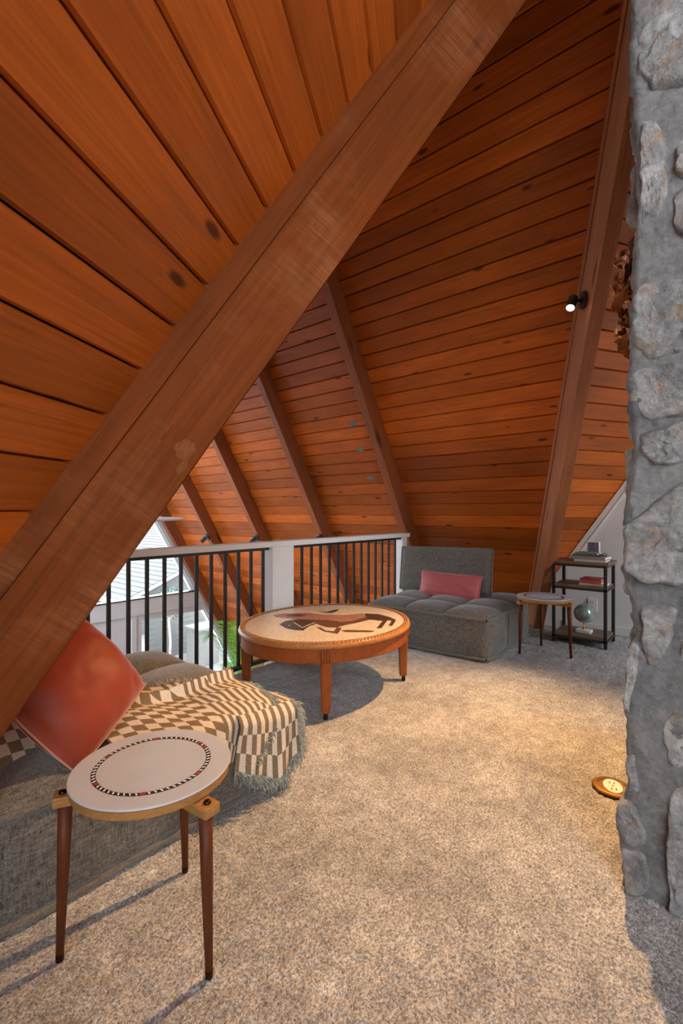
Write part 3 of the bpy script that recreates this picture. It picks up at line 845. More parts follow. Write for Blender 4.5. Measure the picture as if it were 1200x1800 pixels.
# ------------------------------------------------------------------ soft furniture
PW, PD, PH = 1.06, 1.06, 0.30
def pouf_top(u, v):                     # u, v in -1..1
    a = abs(math.sin(1.5 * math.pi * (u + 1))); b = abs(math.sin(1.5 * math.pi * (v + 1)))
    e = min(1.0, (1 - abs(u)) * 9, (1 - abs(v)) * 9)
    return PH + 0.006 + 0.052 * (a ** 0.38) * (b ** 0.38) + 0.012 * e
def make_pouf(loc, rz, label):
    root = empty('floor_sofa', loc, rz, label, 'floor sofa', 'tufted grey floor sofas')
    hw, hd = PW / 2, PD / 2
    n = 64
    def top(s, t):
        u, v = s * 2 - 1, t * 2 - 1
        rx = 1 - 0.03 * v ** 8; ry = 1 - 0.03 * u ** 8
        return (u * hw * rx, v * hd * ry, pouf_top(u, v) + fbm(u * 3, v * 3, 1, 3) * 0.004)
    mk('top_cushion', grid(n, n, top), M['grey'], root, smooth=True)
    # side panels: one loop, gently bulging, with a seam every third
    per = []
    m = 30
    for k in range(4):
        for i in range(m):
            t = -1 + 2 * i / m
            u, v = [(t, -1), (1, t), (-t, 1), (-1, -t)][k]
            per.append((u, v))
    V, F = [], []; L = 12
    for j in range(L):
        z = 0.016 + (PH - 0.012) * j / (L - 1)
        bul = 0.020 * math.sin(math.pi * j / (L - 1)) ** 0.7
        for (u, v) in per:
            rx = 1 - 0.03 * v ** 8; ry = 1 - 0.03 * u ** 8
            tt = u if abs(v) == 1 else v
            seam = math.exp(-((abs(tt) - 1 / 3) / 0.012) ** 2) * 0.007
            bb = bul * (1 - abs(tt) ** 6) - seam + fbm(u * 5, v * 5, z * 9, 3) * 0.004
            nx, ny = (0, v) if abs(v) == 1 else (u, 0)
            V.append((u * hw * rx + nx * bb, v * hd * ry + ny * bb, z))
    k = len(per)
    for j in range(L - 1):
        for i in range(k):
            F.append((j * k + i, j * k + (i + 1) % k, (j + 1) * k + (i + 1) % k, (j + 1) * k + i))
    F.append(tuple(reversed(range(k))))
    mk('side_panel', (V, F), M['grey'], root, smooth=True)
    for z, rad in ((PH + 0.004, 0.012), (0.016, 0.012)):
        path = [(u * hw * (1 - 0.03 * v ** 8) * 1.008, v * hd * (1 - 0.03 * u ** 8) * 1.008, z + fbm(u * 4, v * 4, z * 3, 2) * 0.003) for u, v in per]
        path.append(path[0])
        mk('welt', tube(path, rad, 8, cap=False), M['greyseam'], root, smooth=True)
    return root
POUF_A = (0.845, 1.985, 0.0)
POUF_B = (3.83, 1.955, 0.0)
make_pouf(POUF_A, 0.0, 'tufted grey linen floor sofa under the checkered throw in the foreground')
make_pouf(POUF_B, math.radians(2), 'tufted grey linen floor sofa in the far corner under the slope')

def pillow_mesh(w, h, t, n=34, pinch=0.06, wr=0.01, seed=0.0, p=0.5):
    V, F = [], []
    for side in (1, -1):
        for j in range(n):
            for i in range(n):
                u, v = -1 + 2 * i / (n - 1), -1 + 2 * j / (n - 1)
                x = u * w / 2 * (1 - pinch * (1 - v * v) * abs(u) ** 2); y = v * h / 2 * (1 - pinch * (1 - u * u) * abs(v) ** 2)
                prof = max(0, (1 - abs(u) ** 2.4)) ** p * max(0, (1 - abs(v) ** 2.4)) ** p
                z = side * (t / 2) * prof
                z += side * fbm(u * 3.1 + seed, v * 3.1, seed, 4) * wr * min(1, prof * 2)
                z += side * wr * 0.8 * math.sin((u * 2 + v * 1.3) * 5 + seed) * (1 - prof) * min(1, prof * 4)
                V.append((x, y, z))
    N2 = n * n
    for j in range(n - 1):
        for i in range(n - 1):
            a = j * n + i
            F.append((a, a + 1, a + n + 1, a + n)); F.append((N2 + a, N2 + a + n, N2 + a + n + 1, N2 + a + 1))
    rim = [i for i in range(n)] + [j * n + n - 1 for j in range(1, n)] + [(n - 1) * n + i for i in range(n - 2, -1, -1)] + [j * n for j in range(n - 2, 0, -1)]
    # weld rims by small side strip
    for k in range(len(rim)):
        a, b = rim[k], rim[(k + 1) % len(rim)]
        F.append((a, N2 + a, N2 + b, b))
    return V, F, [V[i] for i in rim]
def pillow(name, mat, seam, w, h, t, m, label, cat='pillow', **k):
    root = empty(name, label=label, cat=cat)
    root.matrix_world = m
    V, F, rim = pillow_mesh(w, h, t, **k)
    mk('cover', (V, F), mat, root, smooth=True)
    mk('piping', tube([(x * 1.004, y * 1.004, 0) for x, y, z in rim] + [(rim[0][0] * 1.004, rim[0][1] * 1.004, 0)], 0.0035 if seam != M['greyseam'] else 0.008, 6, cap=False), seam, root, smooth=True)
    return root
def pose(center, right, up):
    r = Vector(right).normalized(); u = Vector(up); u = (u - r * u.dot(r)).normalized(); n = r.cross(u)
    return frame_matrix(center, r, u, n)

# back cushion of the far sofa: leans towards the slope
pillow('back_cushion', M['grey'], M['greyseam'], 0.92, 0.41, 0.125, pose((4.03, 2.13, 0.557), (0.03, -1, 0.02), (0.15, 0.33, 1)), 'grey linen back cushion propped on the far floor sofa', 'cushion', pinch=0.0, wr=0.004, p=0.28)
pillow('lumbar_pillow', M['pink'], M['pink'], 0.59, 0.245, 0.13, pose((3.875, 1.995, 0.432), (0.05, -1, -0.02), (0.30, 0.05, 1)), 'dusty rose velvet lumbar pillow leaning on the grey back cushion', 'pillow', pinch=0.05, wr=0.005, seed=2.0)
pillow('throw_pillow', M['rust'], M['rustseam'], 0.37, 0.34, 0.215, pose((0.625, 1.635, 0.535), (0.26, 0.15, 0.115), (-0.123, 0.10, 0.215)), 'rust red velvet square pillow standing on the near floor sofa', 'pillow', pinch=-0.04, wr=0.004, seed=5.0)

# ------------------------------------------------------------------ checkered throw on the near floor sofa
def pouf_a_z(x, y):
    u = max(-1, min(1, (x - POUF_A[0]) / (PW / 2))); v = max(-1, min(1, (y - POUF_A[1]) / (PD / 2)))
    return pouf_top(u, v)
def throw():
    root = empty('throw_blanket', (1.0, 1.5, 0.0), label='taupe and cream checkered throw with fringe draped over the near floor sofa', cat='blanket')
    FY = POUF_A[1] - PD / 2 - 0.035          # y of the hanging front
    rad = 0.05
    def smooth_z(x, y):
        s = 0.0
        for dx in (-0.05, 0, 0.05):
            for dy in (-0.05, 0, 0.05): s += max(pouf_a_z(x + dx, y + dy), PH + 0.04)
        return s / 9
    def surf(s, t):
        """s: left to right 0..1, t: far edge to front hem 0..1 -> point, uv"""
        yfar = 2.08 - 0.36 * s ** 1.3
        ltop = yfar - (FY + rad); larc = rad * math.pi / 2
        drop = 0.02 + 0.13 * s ** 0.8
        L = ltop + larc + drop
        l = t * L
        xr_top = 1.30
        if l < ltop:
            k = l / ltop; y = yfar - l
            x = 0.69 + (xr_top - 0.69) * s - 0.02 * k * s
            z = smooth_z(x, y) + 0.012 + fbm(x * 9, y * 9, 2, 3) * 0.006
            yr = 1.735 - 0.04 * (x - 0.8) + 0.015 * math.sin(x * 9)
            d = (y - yr)
            z += 0.042 * math.exp(-((d - 0.014) / (0.036 if d > 0.014 else 0.012)) ** 2) * min(1, max(0, (x - 0.68) / 0.2))
        else:
            x = 0.69 + (xr_top - 0.02 - 0.69) * s
            zt = smooth_z(x, FY + rad) + 0.012
            if l < ltop + larc:
                a = (l - ltop) / rad
                y = FY + rad - rad * math.sin(a); z = zt - rad + rad * math.cos(a)
            else:
                e = l - ltop - larc
                y = FY - 0.012 * math.sin(x * 26) * min(1, e / 0.08) - 0.01 * min(1, e / 0.1); z = zt - rad - e
                x -= 0.9 * e * s ** 3
        U = (s - 0.60) * 0.61
        return (x - 1.0, y - 1.5, z), (U, l)
    nu, nv = 90, 90
    V, UV = [], []
    for j in range(nv):
        for i in range(nu):
            p, q = surf(i / (nu - 1), j / (nv - 1)); V.append(p); UV.append(q)
    F = [(j * nu + i, (j + 1) * nu + i, (j + 1) * nu + i + 1, j * nu + i + 1) for j in range(nv - 1) for i in range(nu - 1)]
    c = mk('cloth', (V, F), M['throw'], root, smooth=True, uv=UV)
    so = c.modifiers.new('thickness', 'SOLIDIFY'); so.thickness = 0.006; so.offset = -1
    # folded end hanging over the corner of the sofa
    def flap(s, t):
        xt = 1.10 + 0.27 * s
        low = 0.05 + 0.09 * abs(s - 0.62) ** 1.0 * 2.0
        zt = PH + 0.055 - 0.02 * s
        if t < 0.25:
            k = t / 0.25
            y = 1.60 - 0.155 * k - 0.02 * s * k; z = zt - 0.012 * k * k; x = xt - 0.02 * (1 - k)
        else:
            k = (t - 0.25) / 0.75
            y = 1.425 - 0.028 * math.sin(min(1, k * 5) * math.pi / 2) + 0.010 * math.sin(s * 14 + k * 2) * k - 0.01 * s; z = zt - 0.012 - (zt - 0.012 - low) * k
            x = xt - 0.05 * k * (1 - s) + 0.02 * k
        return (x - 1.0, y - 1.5, z), (0.02 + 0.26 * (1 - s) * 0.8, t * 0.42)
    nu, nv = 36, 50; V, UV = [], []
    for j in range(nv):
        for i in range(nu):
            p, q = flap(i / (nu - 1), j / (nv - 1)); V.append(p); UV.append(q)
    F = [(j * nu + i, (j + 1) * nu + i, (j + 1) * nu + i + 1, j * nu + i + 1) for j in range(nv - 1) for i in range(nu - 1)]
    c2 = mk('folded_end', (V, F), M['throw'], root, smooth=True, uv=UV)
    so = c2.modifiers.new('thickness', 'SOLIDIFY'); so.thickness = 0.005; so.offset = -1
    rs = random.Random(3)
    def strands(pts, dirs, ln, nper, rad=0.0022, curl=0.010):
        parts = []
        for k in range(len(pts) - 1):
            a, b = Vector(pts[k]), Vector(pts[k + 1])
            for q in range(nper):
                p = a.lerp(b, (q + rs.random()) / nper)
                d = Vector(dirs) + Vector((rs.uniform(-.5, .5), rs.uniform(-.5, .5), rs.uniform(-.3, .3)))
                d.normalize(); l = ln * rs.uniform(0.7, 1.25)
                w = Vector((rs.uniform(-1, 1), rs.uniform(-1, 1), rs.uniform(-1, 1))) * curl
                pa = [p, p + d * l * 0.35 + w * 0.5, p + d * l * 0.7 + w, p + d * l + w * 0.6 + Vector((0, 0, -0.1 * l))]
                parts.append(tube([tuple(x) for x in pa], [rad, rad, rad * 0.9, rad * 0.5], 4))
        return join(*parts)
    far = [surf(i / 24, 0.0)[0] for i in range(5, 25)]
    tag(mk('fringe', strands(far, (0.15, 0.8, 0.35), 0.028, 9), M['fringe'], root), kind='stuff')
    right = [surf(1.0, 0.12 + 0.88 * i / 30)[0] for i in range(31)]
    tag(mk('fringe', strands(right, (0.8, -0.15, -0.55), 0.036, 9), M['fringe_teal'], root), kind='stuff')
    hem = [flap(i / 12, 1.0)[0] for i in range(13)]
    tag(mk('fringe', strands(hem, (0.05, -0.25, -0.9), 0.045, 12), M['fringe_teal'], root), kind='stuff')
    edge = [flap(1.0, 0.1 + 0.9 * i / 20)[0] for i in range(21)]
    tag(mk('fringe', strands(edge, (0.8, -0.5, -0.5), 0.032, 9), M['fringe'], root), kind='stuff')
throw()

# second checkered cushion, mostly hidden behind the beam
def check_cushion():
    m = pose((0.36, 1.74, 0.42), (1, 0.3, -0.1), (-0.2, 0.75, 0.6))
    root = empty('checkered_cushion', label='checkered cushion peeking out between the rust pillow and the beam', cat='cushion'); root.matrix_world = m
    V, F, rim = pillow_mesh(0.42, 0.36, 0.12, n=26, wr=0.004)
    o = mk('cover', (V, F), M['throw'], root, smooth=True, uv=[(v[0] - 0.5, v[1]) for v in V])
    mk('piping', tube([(x, y, 0) for x, y, z in rim] + [(rim[0][0], rim[0][1], 0)], 0.004, 6, cap=False), M['fringe'], root, smooth=True)
check_cushion()

# ------------------------------------------------------------------ oval mosaic coffee table
def coffee_table():
    cx, cy, T = 2.26, 2.02, 0.41
    root = empty('coffee_table', (cx, cy, 0), label='oval wooden coffee table with mosaic horse top and rope carved rim', cat='coffee table')
    ax, ay = 0.57, 0.50
    SEG = 96
    def ring(prof):
        V, F = [], []; n = len(prof)
        for i in range(SEG):
            a = 2 * math.pi * i / SEG
            for o, z in prof:
                V.append(((ax + o) * math.cos(a), (ay + o) * math.sin(a), z))
        for i in range(SEG):
            j = (i + 1) % SEG
            for k in range(n - 1): F.append((i * n + k, j * n + k, j * n + k + 1, i * n + k + 1))
        return V, F
    def closed(prof):
        return ring(prof + [prof[0]])
    mk('top_panel', (lambda a: (a[0] + [(0, 0, T - 0.002)], a[1] + [(2 * i, 2 * ((i + 1) % SEG), len(a[0])) for i in range(SEG)]))(ring([(-0.026, T - 0.002), (-0.026, T - 0.03)])), M['mosaic'], root)
    mk('rim', closed([(-0.027, T - 0.032), (0.002, T - 0.032), (0.008, T - 0.022), (0.004, T - 0.010), (-0.004, T - 0.002), (-0.012, T + 0.001), (-0.018, T - 0.001), (-0.022, T + 0.001), (-0.027, T - 0.001)]), M['rim'], root, smooth=True)
    # rope carving: a string of slanted beads
    parts = []
    K = 150
    for i in range(K):
        a = 2 * math.pi * i / K; da = 2 * math.pi / K * 0.62
        p0 = ((ax - 0.002) * math.cos(a - da), (ay - 0.002) * math.sin(a - da), T - 0.004)
        p1 = ((ax - 0.016) * math.cos(a + da), (ay - 0.016) * math.sin(a + da), T - 0.001)
        pm = tuple((u + v) / 2 for u, v in zip(p0, p1)); pm = (pm[0], pm[1], pm[2] + 0.002)
        parts.append(tube([p0, pm, p1], [0.003, 0.0065, 0.003], 6))
    tag(mk('rope_carving', join(*parts), M['rim'], root, smooth=True), kind='stuff')
    mk('inner_bead', closed([(-0.034, T - 0.003), (-0.0315, T + 0.0012), (-0.028, T - 0.003)]), M['in_dark'], root, smooth=True)
    mk('apron', closed([(-0.035, 0.300), (-0.012, 0.300), (-0.010, 0.305), (-0.010, T - 0.032), (-0.035, T - 0.032)]), M['table'], root, smooth=False)
    for sx, sy in ((-1, -1), (1, -1), (1, 1), (-1, 1)):
        lx, ly = sx * 0.3845, sy * 0.34
        lx += 0.03 if False else 0.0
        # position of the leg on the ellipse
        ang = math.atan2(ly / ay, lx / ax)
        ex, ey = (ax - 0.03) * math.cos(ang), (ay - 0.03) * math.sin(ang)
        nx, ny = math.cos(ang) / ax, math.sin(ang) / ay; q = math.hypot(nx, ny); nx, ny = nx / q, ny / q
        m = frame_matrix((ex, ey, 0), Vector((nx, ny, 0)), Vector((-ny, nx, 0)), Vector((0, 0, 1)))
        # tapered octagonal leg
        V, F = [], []
        for z, h in ((0.035, 0.021), (0.05, 0.0235), (0.30, 0.031), (T - 0.035, 0.031)):
            c = h * 0.72
            for x, y in ((h, -c), (h, c), (c, h), (-c, h), (-h, c), (-h, -c), (-c, -h), (c, -h)): V.append((x - 0.004, y, z))
        for k in range(3):
            for i in range(8): F.append((k * 8 + i, k * 8 + (i + 1) % 8, k * 8 + 8 + (i + 1) % 8, k * 8 + 8 + i))
        F += [tuple(reversed(range(8))), tuple(range(24, 32))]
        lg = mk('leg', (V, F), M['table'], root, mw=m)
        mk('caster', lathe([(0.0, 0.0), (0.012, 0.0), (0.014, 0.012), (0.010, 0.022), (0.013, 0.026), (0.013, 0.036), (0.0, 0.036)], 14, cap=False), M['bolt'], lg, smooth=True)
        # reeded block on the apron
        bl = mk('reeded_block', box(0.0, 0.030, -0.030, 0.030, 0.302, T - 0.034, 0.003), M['table'], root, mw=m)
        for k in range(4):
            y = -0.0225 + 0.015 * k
            mk('reed', tube([(0.030, y, 0.304), (0.030, y, T - 0.036)], 0.0062, 8), M['table'], bl, smooth=True)
    polys = {
     'horse_neck': ('in_dark', [(-0.264, 0.153), (-0.187, 0.186), (-0.103, 0.173), (-0.054, 0.108), (-0.07, 0.032), (-0.126, -0.017), (-0.169, -0.016), (-0.252, -0.051), (-0.298, -0.025), (-0.306, 0.032), (-0.29, 0.09)], 0.0),
     'horse_head': ('in_blue', [(-0.264, 0.153), (-0.199, 0.173), (-0.179, 0.116), (-0.201, 0.046), (-0.245, -0.047), (-0.276, -0.068), (-0.3, -0.028), (-0.309, 0.029), (-0.291, 0.092)], 0.0006),
     'rider_cloak': ('in_pink', [(-0.118, 0.373), (-0.027, 0.356), (0.08, 0.252), (0.105, 0.145), (0.181, 0.016), (0.316, -0.052), (0.244, -0.133), (0.093, -0.135), (0.029, -0.098), (0.011, 0.004), (-0.057, 0.105), (-0.099, 0.177), (-0.12, 0.257), (-0.14, 0.325)], 0.0003),
     'horse_body': ('in_mid', [(-0.057, 0.105), (0.007, 0.001), (0.025, -0.101), (0.09, -0.138), (0.244, -0.133), (0.178, -0.195), (0.088, -0.189), (-0.038, -0.167), (-0.101, -0.171), (-0.132, -0.123), (-0.121, -0.049), (-0.097, 0.012)], 0.0004),
     'horse_hind_leg': ('in_dark', [(0.322, -0.061), (0.364, -0.149), (0.336, -0.257), (0.294, -0.333), (0.148, -0.401), (0.138, -0.382), (0.261, -0.322), (0.251, -0.296), (0.058, -0.384), (0.04, -0.363), (0.217, -0.283), (0.204, -0.213), (0.179, -0.182)], 0.0002),
     'horse_fore_leg': ('in_mid', [(-0.174, -0.072), (-0.161, -0.099), (-0.199, -0.171), (-0.181, -0.215), (-0.1, -0.172), (-0.088, -0.199), (-0.208, -0.271), (-0.219, -0.17)], 0.0002),
     'horse_girth': ('in_mid', [(-0.138, -0.238), (-0.109, -0.25), (-0.041, -0.348), (-0.024, -0.392), (-0.058, -0.395), (-0.148, -0.282)], 0.0002),
     'bird': ('in_blue', [(0.169, 0.225), (0.196, 0.169), (0.271, 0.177), (0.311, 0.164), (0.255, 0.131), (0.183, 0.122), (0.167, 0.172)], 0.0002),
     'cloak_pattern': ('in_dark', [(-0.048, 0.319), (0.017, 0.265), (0.019, 0.194), (-0.041, 0.207), (-0.081, 0.269)], 0.0009)}
    for name, (m, poly, dz) in polys.items():
        mk(name, prism(poly, T - 0.004, T - 0.0008 + dz), M[m], root)
    # small dark chips laid as scales over cloak and body, and the bridle
    def inside(p, poly):
        c = False
        for i in range(len(poly)):
            (xa, ya), (xb, yb) = poly[i], poly[i - 1]
            if (ya > p[1]) != (yb > p[1]) and p[0] < (xb - xa) * (p[1] - ya) / (yb - ya) + xa: c = not c
        return c
    chips = []
    for i in range(-24, 25):
        for j in range(-26, 27):
            p = (i * 0.0165 + (j % 2) * 0.008, j * 0.0165)
            if inside(p, polys['rider_cloak'][1]) or inside(p, polys['horse_body'][1]):
                chips.append(prism([(p[0] - 0.0045, p[1] - 0.003), (p[0] + 0.0045, p[1] - 0.001), (p[0], p[1] + 0.005)], T - 0.002, T + 0.0004))
    tag(mk('scale_chips', join(*chips), M['in_dark'], root), kind='stuff')
    mk('bridle', join(prism([(-0.180, 0.118), (-0.174, 0.116), (-0.236, -0.020), (-0.242, -0.016)], T - 0.002, T + 0.0006), prism([(-0.232, -0.012), (-0.228, -0.018), (-0.098, 0.012), (-0.100, 0.019)], T - 0.002, T + 0.0006)), M['mosaic'], root)
    mk('horse_eye', prism([(-0.252 + 0.007 * math.cos(t), 0.080 + 0.007 * math.sin(t)) for t in np.linspace(0, 6.283, 13)[:-1]], T - 0.002, T + 0.0006), M['mosaic'], root)
coffee_table()

# ------------------------------------------------------------------ three legged side tables
def side_table(loc, rz, label, legs, beads=True):
    root = empty('side_table', loc, 0, label, 'side table', 'round white side tables')
    T = 0.44; R = 0.198
    mk('top', lathe([(0.0, T - 0.006), (R - 0.012, T - 0.006), (R - 0.001, T - 0.005), (R, T - 0.003), (R - 0.002, T - 0.0003), (R - 0.006, T), (0.0, T)], 72, cap=False), M['laminate'], root, smooth=False)
    mk('edge_band', lathe([(0.0, T - 0.030), (R - 0.012, T - 0.030), (R - 0.004, T - 0.026), (R - 0.001, T - 0.0065), (0.0, T - 0.0065)], 72, cap=False), M['blockwood'], root, smooth=False)
    rr, wd = 0.140, (0.0058 if beads else 0.007)
    mk('inlay_ring', lathe([(rr - wd, T - 0.001), (rr - wd, T + 0.0006), (rr + wd, T + 0.0006), (rr + wd, T - 0.001)], 72, cap=False), M['bead_dark'], root)
    K = 124 if beads else 0
    parts = {'bead_white': [], 'bead_red': []}
    for i in range(K):
        a = 2 * math.pi * i / K
        key = 'bead_red' if i % 20 in (0,) else 'bead_white'
        if key == 'bead_white' and i % 2: continue
        m = Matrix.Rotation(a, 4, 'Z') @ Matrix.Translation((rr, 0, T + 0.0008)) @ Matrix.Rotation(0.5, 4, 'Z')
        s = 0.0042 if key == 'bead_white' else 0.0052
        parts[key].append(xf(box(-s, s, -s * (0.42 if key == 'bead_white' else 1.2), s * (0.42 if key == 'bead_white' else 1.2), -0.0006, 0.0006), m))
    if beads:
        tag(mk('ivory_beads', join(*parts['bead_white']), M['bead_white'], root), kind='stuff')
        tag(mk('red_beads', join(*parts['bead_red']), M['bead_red'], root), kind='stuff')
    for lx, ly in legs:
        a = math.atan2(ly, lx); d = math.hypot(lx, ly)
        m = Matrix.Rotation(a, 4, 'Z')
        rt = d - 0.012                         # legs splay slightly outward to the foot
        br = mk('bracket', box(0.02, rt + 0.026, -0.022, 0.022, T - 0.056, T - 0.031, 0.003), M['blockwood'], root, mw=m)
        mk('bolt', lathe([(0.0, T - 0.032), (0.009, T - 0.032), (0.009, T - 0.027), (0.006, T - 0.024), (0.0, T - 0.0235)], 14, rt + 0.006, 0, cap=False), M['bolt'], br, smooth=True)
        lg = mk('leg', tube([(rt, 0, T - 0.057), (rt + 0.004, 0, 0.25), (d, 0, 0.012)], [0.0165, 0.0145, 0.0088], 20), M['legwood'], root, smooth=True, mw=m)
        mk('foot_cap', tube([(d, 0, 0.016), (d, 0, 0.0)], [0.0098, 0.0092], 14), M['bolt'], lg, smooth=False)
    return root
c1 = (0.638, 1.181)
side_table((c1[0], c1[1], 0), 0, 'round white topped side table on tapered legs in the foreground', [(0.449 - c1[0], 1.279 - c1[1]), (0.66 - c1[0], 0.963 - c1[1]), (0.806 - c1[0], 1.301 - c1[1])])
c2 = (3.87, 1.18)
side_table((c2[0], c2[1], 0), 0, 'round white topped side table beside the far floor sofa and shelf', [(3.715 - c2[0], 1.312 - c2[1]), (3.847 - c2[0], 0.976 - c2[1]), (4.05 - c2[0], 1.254 - c2[1])], beads=False)

# ------------------------------------------------------------------ shelf with books and globe
SX0, SX1, SY0, SY1 = 4.262, 4.592, 0.815, 1.232
def shelf():
    root = empty('shelf_unit', (SX0, SY0, 0), label='narrow black metal and oak shelf unit against the white wall', cat='shelf')
    q = 0.024
    def p(name, x0, x1, y0, y1, z0, z1, m, b=0.0015, parent=root):
        return mk(name, box(x0 - SX0, x1 - SX0, y0 - SY0, y1 - SY0, z0, z1, b), M[m], parent)
    for x in (SX0, SX1 - q):
        for y in (SY0, SY1 - q): p('upright', x, x + q, y, y + q, 0.0, 0.648, 'black')
    p('shelf_board', SX0 - 0.008, SX1 + 0.008, SY0 - 0.012, SY1 + 0.012, 0.668, 0.690, 'shelfwood')
    p('shelf_board', SX0 + 0.002, SX1 - 0.002, SY0 + q * 0.4, SY1 - q * 0.4, 0.474, 0.494, 'shelfwood')
    p('shelf_board', SX0 + 0.002, SX1 - 0.002, SY0 + q * 0.4, SY1 - q * 0.4, 0.062, 0.082, 'shelfwood')
    for z0, z1 in ((0.648, 0.668), (0.456, 0.474), (0.044, 0.062)):
        p('rail', SX0, SX0 + q, SY0, SY1, z0, z1, 'black'); p('rail', SX1 - q, SX1, SY0, SY1, z0, z1, 'black')
        p('rail', SX0 + q, SX1 - q, SY0, SY0 + q, z0, z1, 'black'); p('rail', SX0 + q, SX1 - q, SY1 - q, SY1, z0, z1, 'black')
shelf()

def book(loc, rz, w, d, h, cover, label, spine='y'):
    """lying book: w along local x (spine side towards -x), d along y, h thick."""
    root = empty('book', loc, rz, label, 'book', 'books lying on the shelf unit')
    m = paper('cover_' + label[:18], cover); t = min(0.003, h * 0.2)
    mk('back_cover', box(-w / 2, w / 2, -d / 2, d / 2, 0, t), m, root)
    mk('front_cover', box(-w / 2, w / 2, -d / 2, d / 2, h - t, h), m, root)
    mk('spine', box(-w / 2 - 0.0015, -w / 2 + 0.002, -d / 2, d / 2, 0, h, 0.0006), m, root)
    mk('pages', box(-w / 2 + 0.002, w / 2 - 0.004, -d / 2 + 0.004, d / 2 - 0.004, t, h - t), M['bead_white'], root)
    return root
z = 0.690
book((4.40, 0.950, z), 0.02, 0.21, 0.235, 0.016, (0.62, 0.58, 0.54), 'thin white book lying lowest on the shelf top')
book((4.41, 0.965, z + 0.0165), -0.03, 0.22, 0.27, 0.026, (0.30, 0.29, 0.26), 'thick grey book lying second from below on the shelf top')
book((4.42, 0.985, z + 0.043), 0.06, 0.17, 0.22, 0.010, (0.10, 0.10, 0.10), 'slim dark book lying third from below on the shelf top')
book((4.43, 0.985, z + 0.0535), -0.08, 0.15, 0.17, 0.016, (0.22, 0.30, 0.22), 'muted green book lying uppermost of the shelf top pile')
z = 0.494
book((4.40, 0.93, z), 0.03, 0.20, 0.20, 0.018, (0.60, 0.56, 0.48), 'cream book lying under the red books on middle shelf')
book((4.40, 0.945, z + 0.0185), -0.05, 0.18, 0.17, 0.012, (0.55, 0.10, 0.07), 'coral red book directly on the cream book')
book((4.40, 0.945, z + 0.031), 0.04, 0.18, 0.165, 0.010, (0.62, 0.14, 0.10), 'coral red book in the middle of the small red pile')
book((4.40, 0.945, z + 0.0415), -0.02, 0.17, 0.16, 0.012, (0.42, 0.06, 0.02), 'dark red book uppermost on the middle shelf')

def card_box():
    root = empty('card_block', (4.43, 0.945, 0.7597), math.radians(0), 'small grey violet boxed card standing on the shelf top books', 'box')
    mk('body', box(-0.02, 0.02, -0.045, 0.045, 0, 0.09, 0.002), M['plastic'], root)
    fm = paper('card_face', (0.17, 0.17, 0.24))
    f = mk('face', box(-0.0215, -0.0202, -0.041, 0.041, 0.004, 0.086), fm, root)
    red = paper('card_red', (0.30, 0.03, 0.06)); vio = paper('card_violet', (0.10, 0.08, 0.22))
    mk('emblem', join(box(-0.0225, -0.0214, -0.012, 0.016, 0.072, 0.082), box(-0.0225, -0.0214, -0.002, 0.006, 0.050, 0.070)), red, f)
    mk('lettering', join(box(-0.0225, -0.0214, 0.006, 0.018, 0.026, 0.040), box(-0.0225, -0.0214, -0.008, 0.002, 0.026, 0.036), box(-0.0225, -0.0214, -0.020, -0.012, 0.026, 0.040)), vio, f)
card_box()
def glasses():
    root = empty('eyeglasses', (4.345, 0.872, 0.7335), math.radians(20), 'black folded eyeglasses lying on the shelf top books', 'glasses')
    for s in (-1, 1):
        c = [(0.0 + 0.016 * math.cos(a) , s * 0.022 + 0.019 * math.sin(a), 0.016 + 0.012 * math.cos(a)) for a in np.linspace(0, 2 * math.pi, 17)]
        mk('lens_frame', tube(c, 0.0026, 6, cap=False), M['black'], root, smooth=True)
    mk('bridge', tube([(0, -0.005, 0.018), (0, 0.005, 0.018)], 0.0025, 6), M['black'], root)
    for s in (-1, 1):
        mk('temple', tube([(0, s * 0.040, 0.02), (0.02, s * 0.038, 0.012), (0.026, -s * 0.02, 0.006)], 0.0022, 6), M['black'], root, smooth=True)
glasses()

def globe():
    root = empty('globe', (4.40, 1.012, 0.082), 0, 'small silver green desk globe on white marble base', 'globe')
    mk('base', box(-0.045, 0.045, -0.058, 0.058, 0, 0.026, 0.004), M['bead_white'], root)
    mk('stem', lathe([(0.0, 0.026), (0.016, 0.026), (0.016, 0.030), (0.007, 0.034), (0.006, 0.045), (0.010, 0.050), (0.006, 0.056), (0.006, 0.072), (0.010, 0.078), (0.0, 0.082)], 18, cap=False), M['brass'], root, smooth=True)
    V, F = [], []
    prof = [(0.080 * math.sin(a), 0.160 - 0.080 * math.cos(a)) for a in np.linspace(0.0, math.pi, 25)]
    b = mk('ball', lathe(prof, 40, cap=False), M['globe'], root, smooth=True)
    mk('pole_pin', tube([(0, 0, 0.238), (0, 0, 0.262)], 0.003, 8), M['bolt'], b)
globe()

def wall_outlet():
    root = empty('wall_outlet', (WX - 0.012, 1.04, 0.25), 0, 'white wall outlet plate behind the globe', 'outlet')
    mk('plate', box(0.004, 0.0115, -0.038, 0.038, -0.058, 0.058, 0.002), M['plastic'], root)
    for z in (-0.02, 0.02):
        s = mk('socket', box(0.001, 0.004, -0.017, 0.017, z - 0.014, z + 0.014, 0.001), M['plastic'], root)
        mk('slot', box(0.0, 0.0012, -0.008, -0.006, z - 0.005, z + 0.006), M['black'], s); mk('slot', box(0.0, 0.0012, 0.006, 0.008, z - 0.005, z + 0.006), M['black'], s)
wall_outlet()

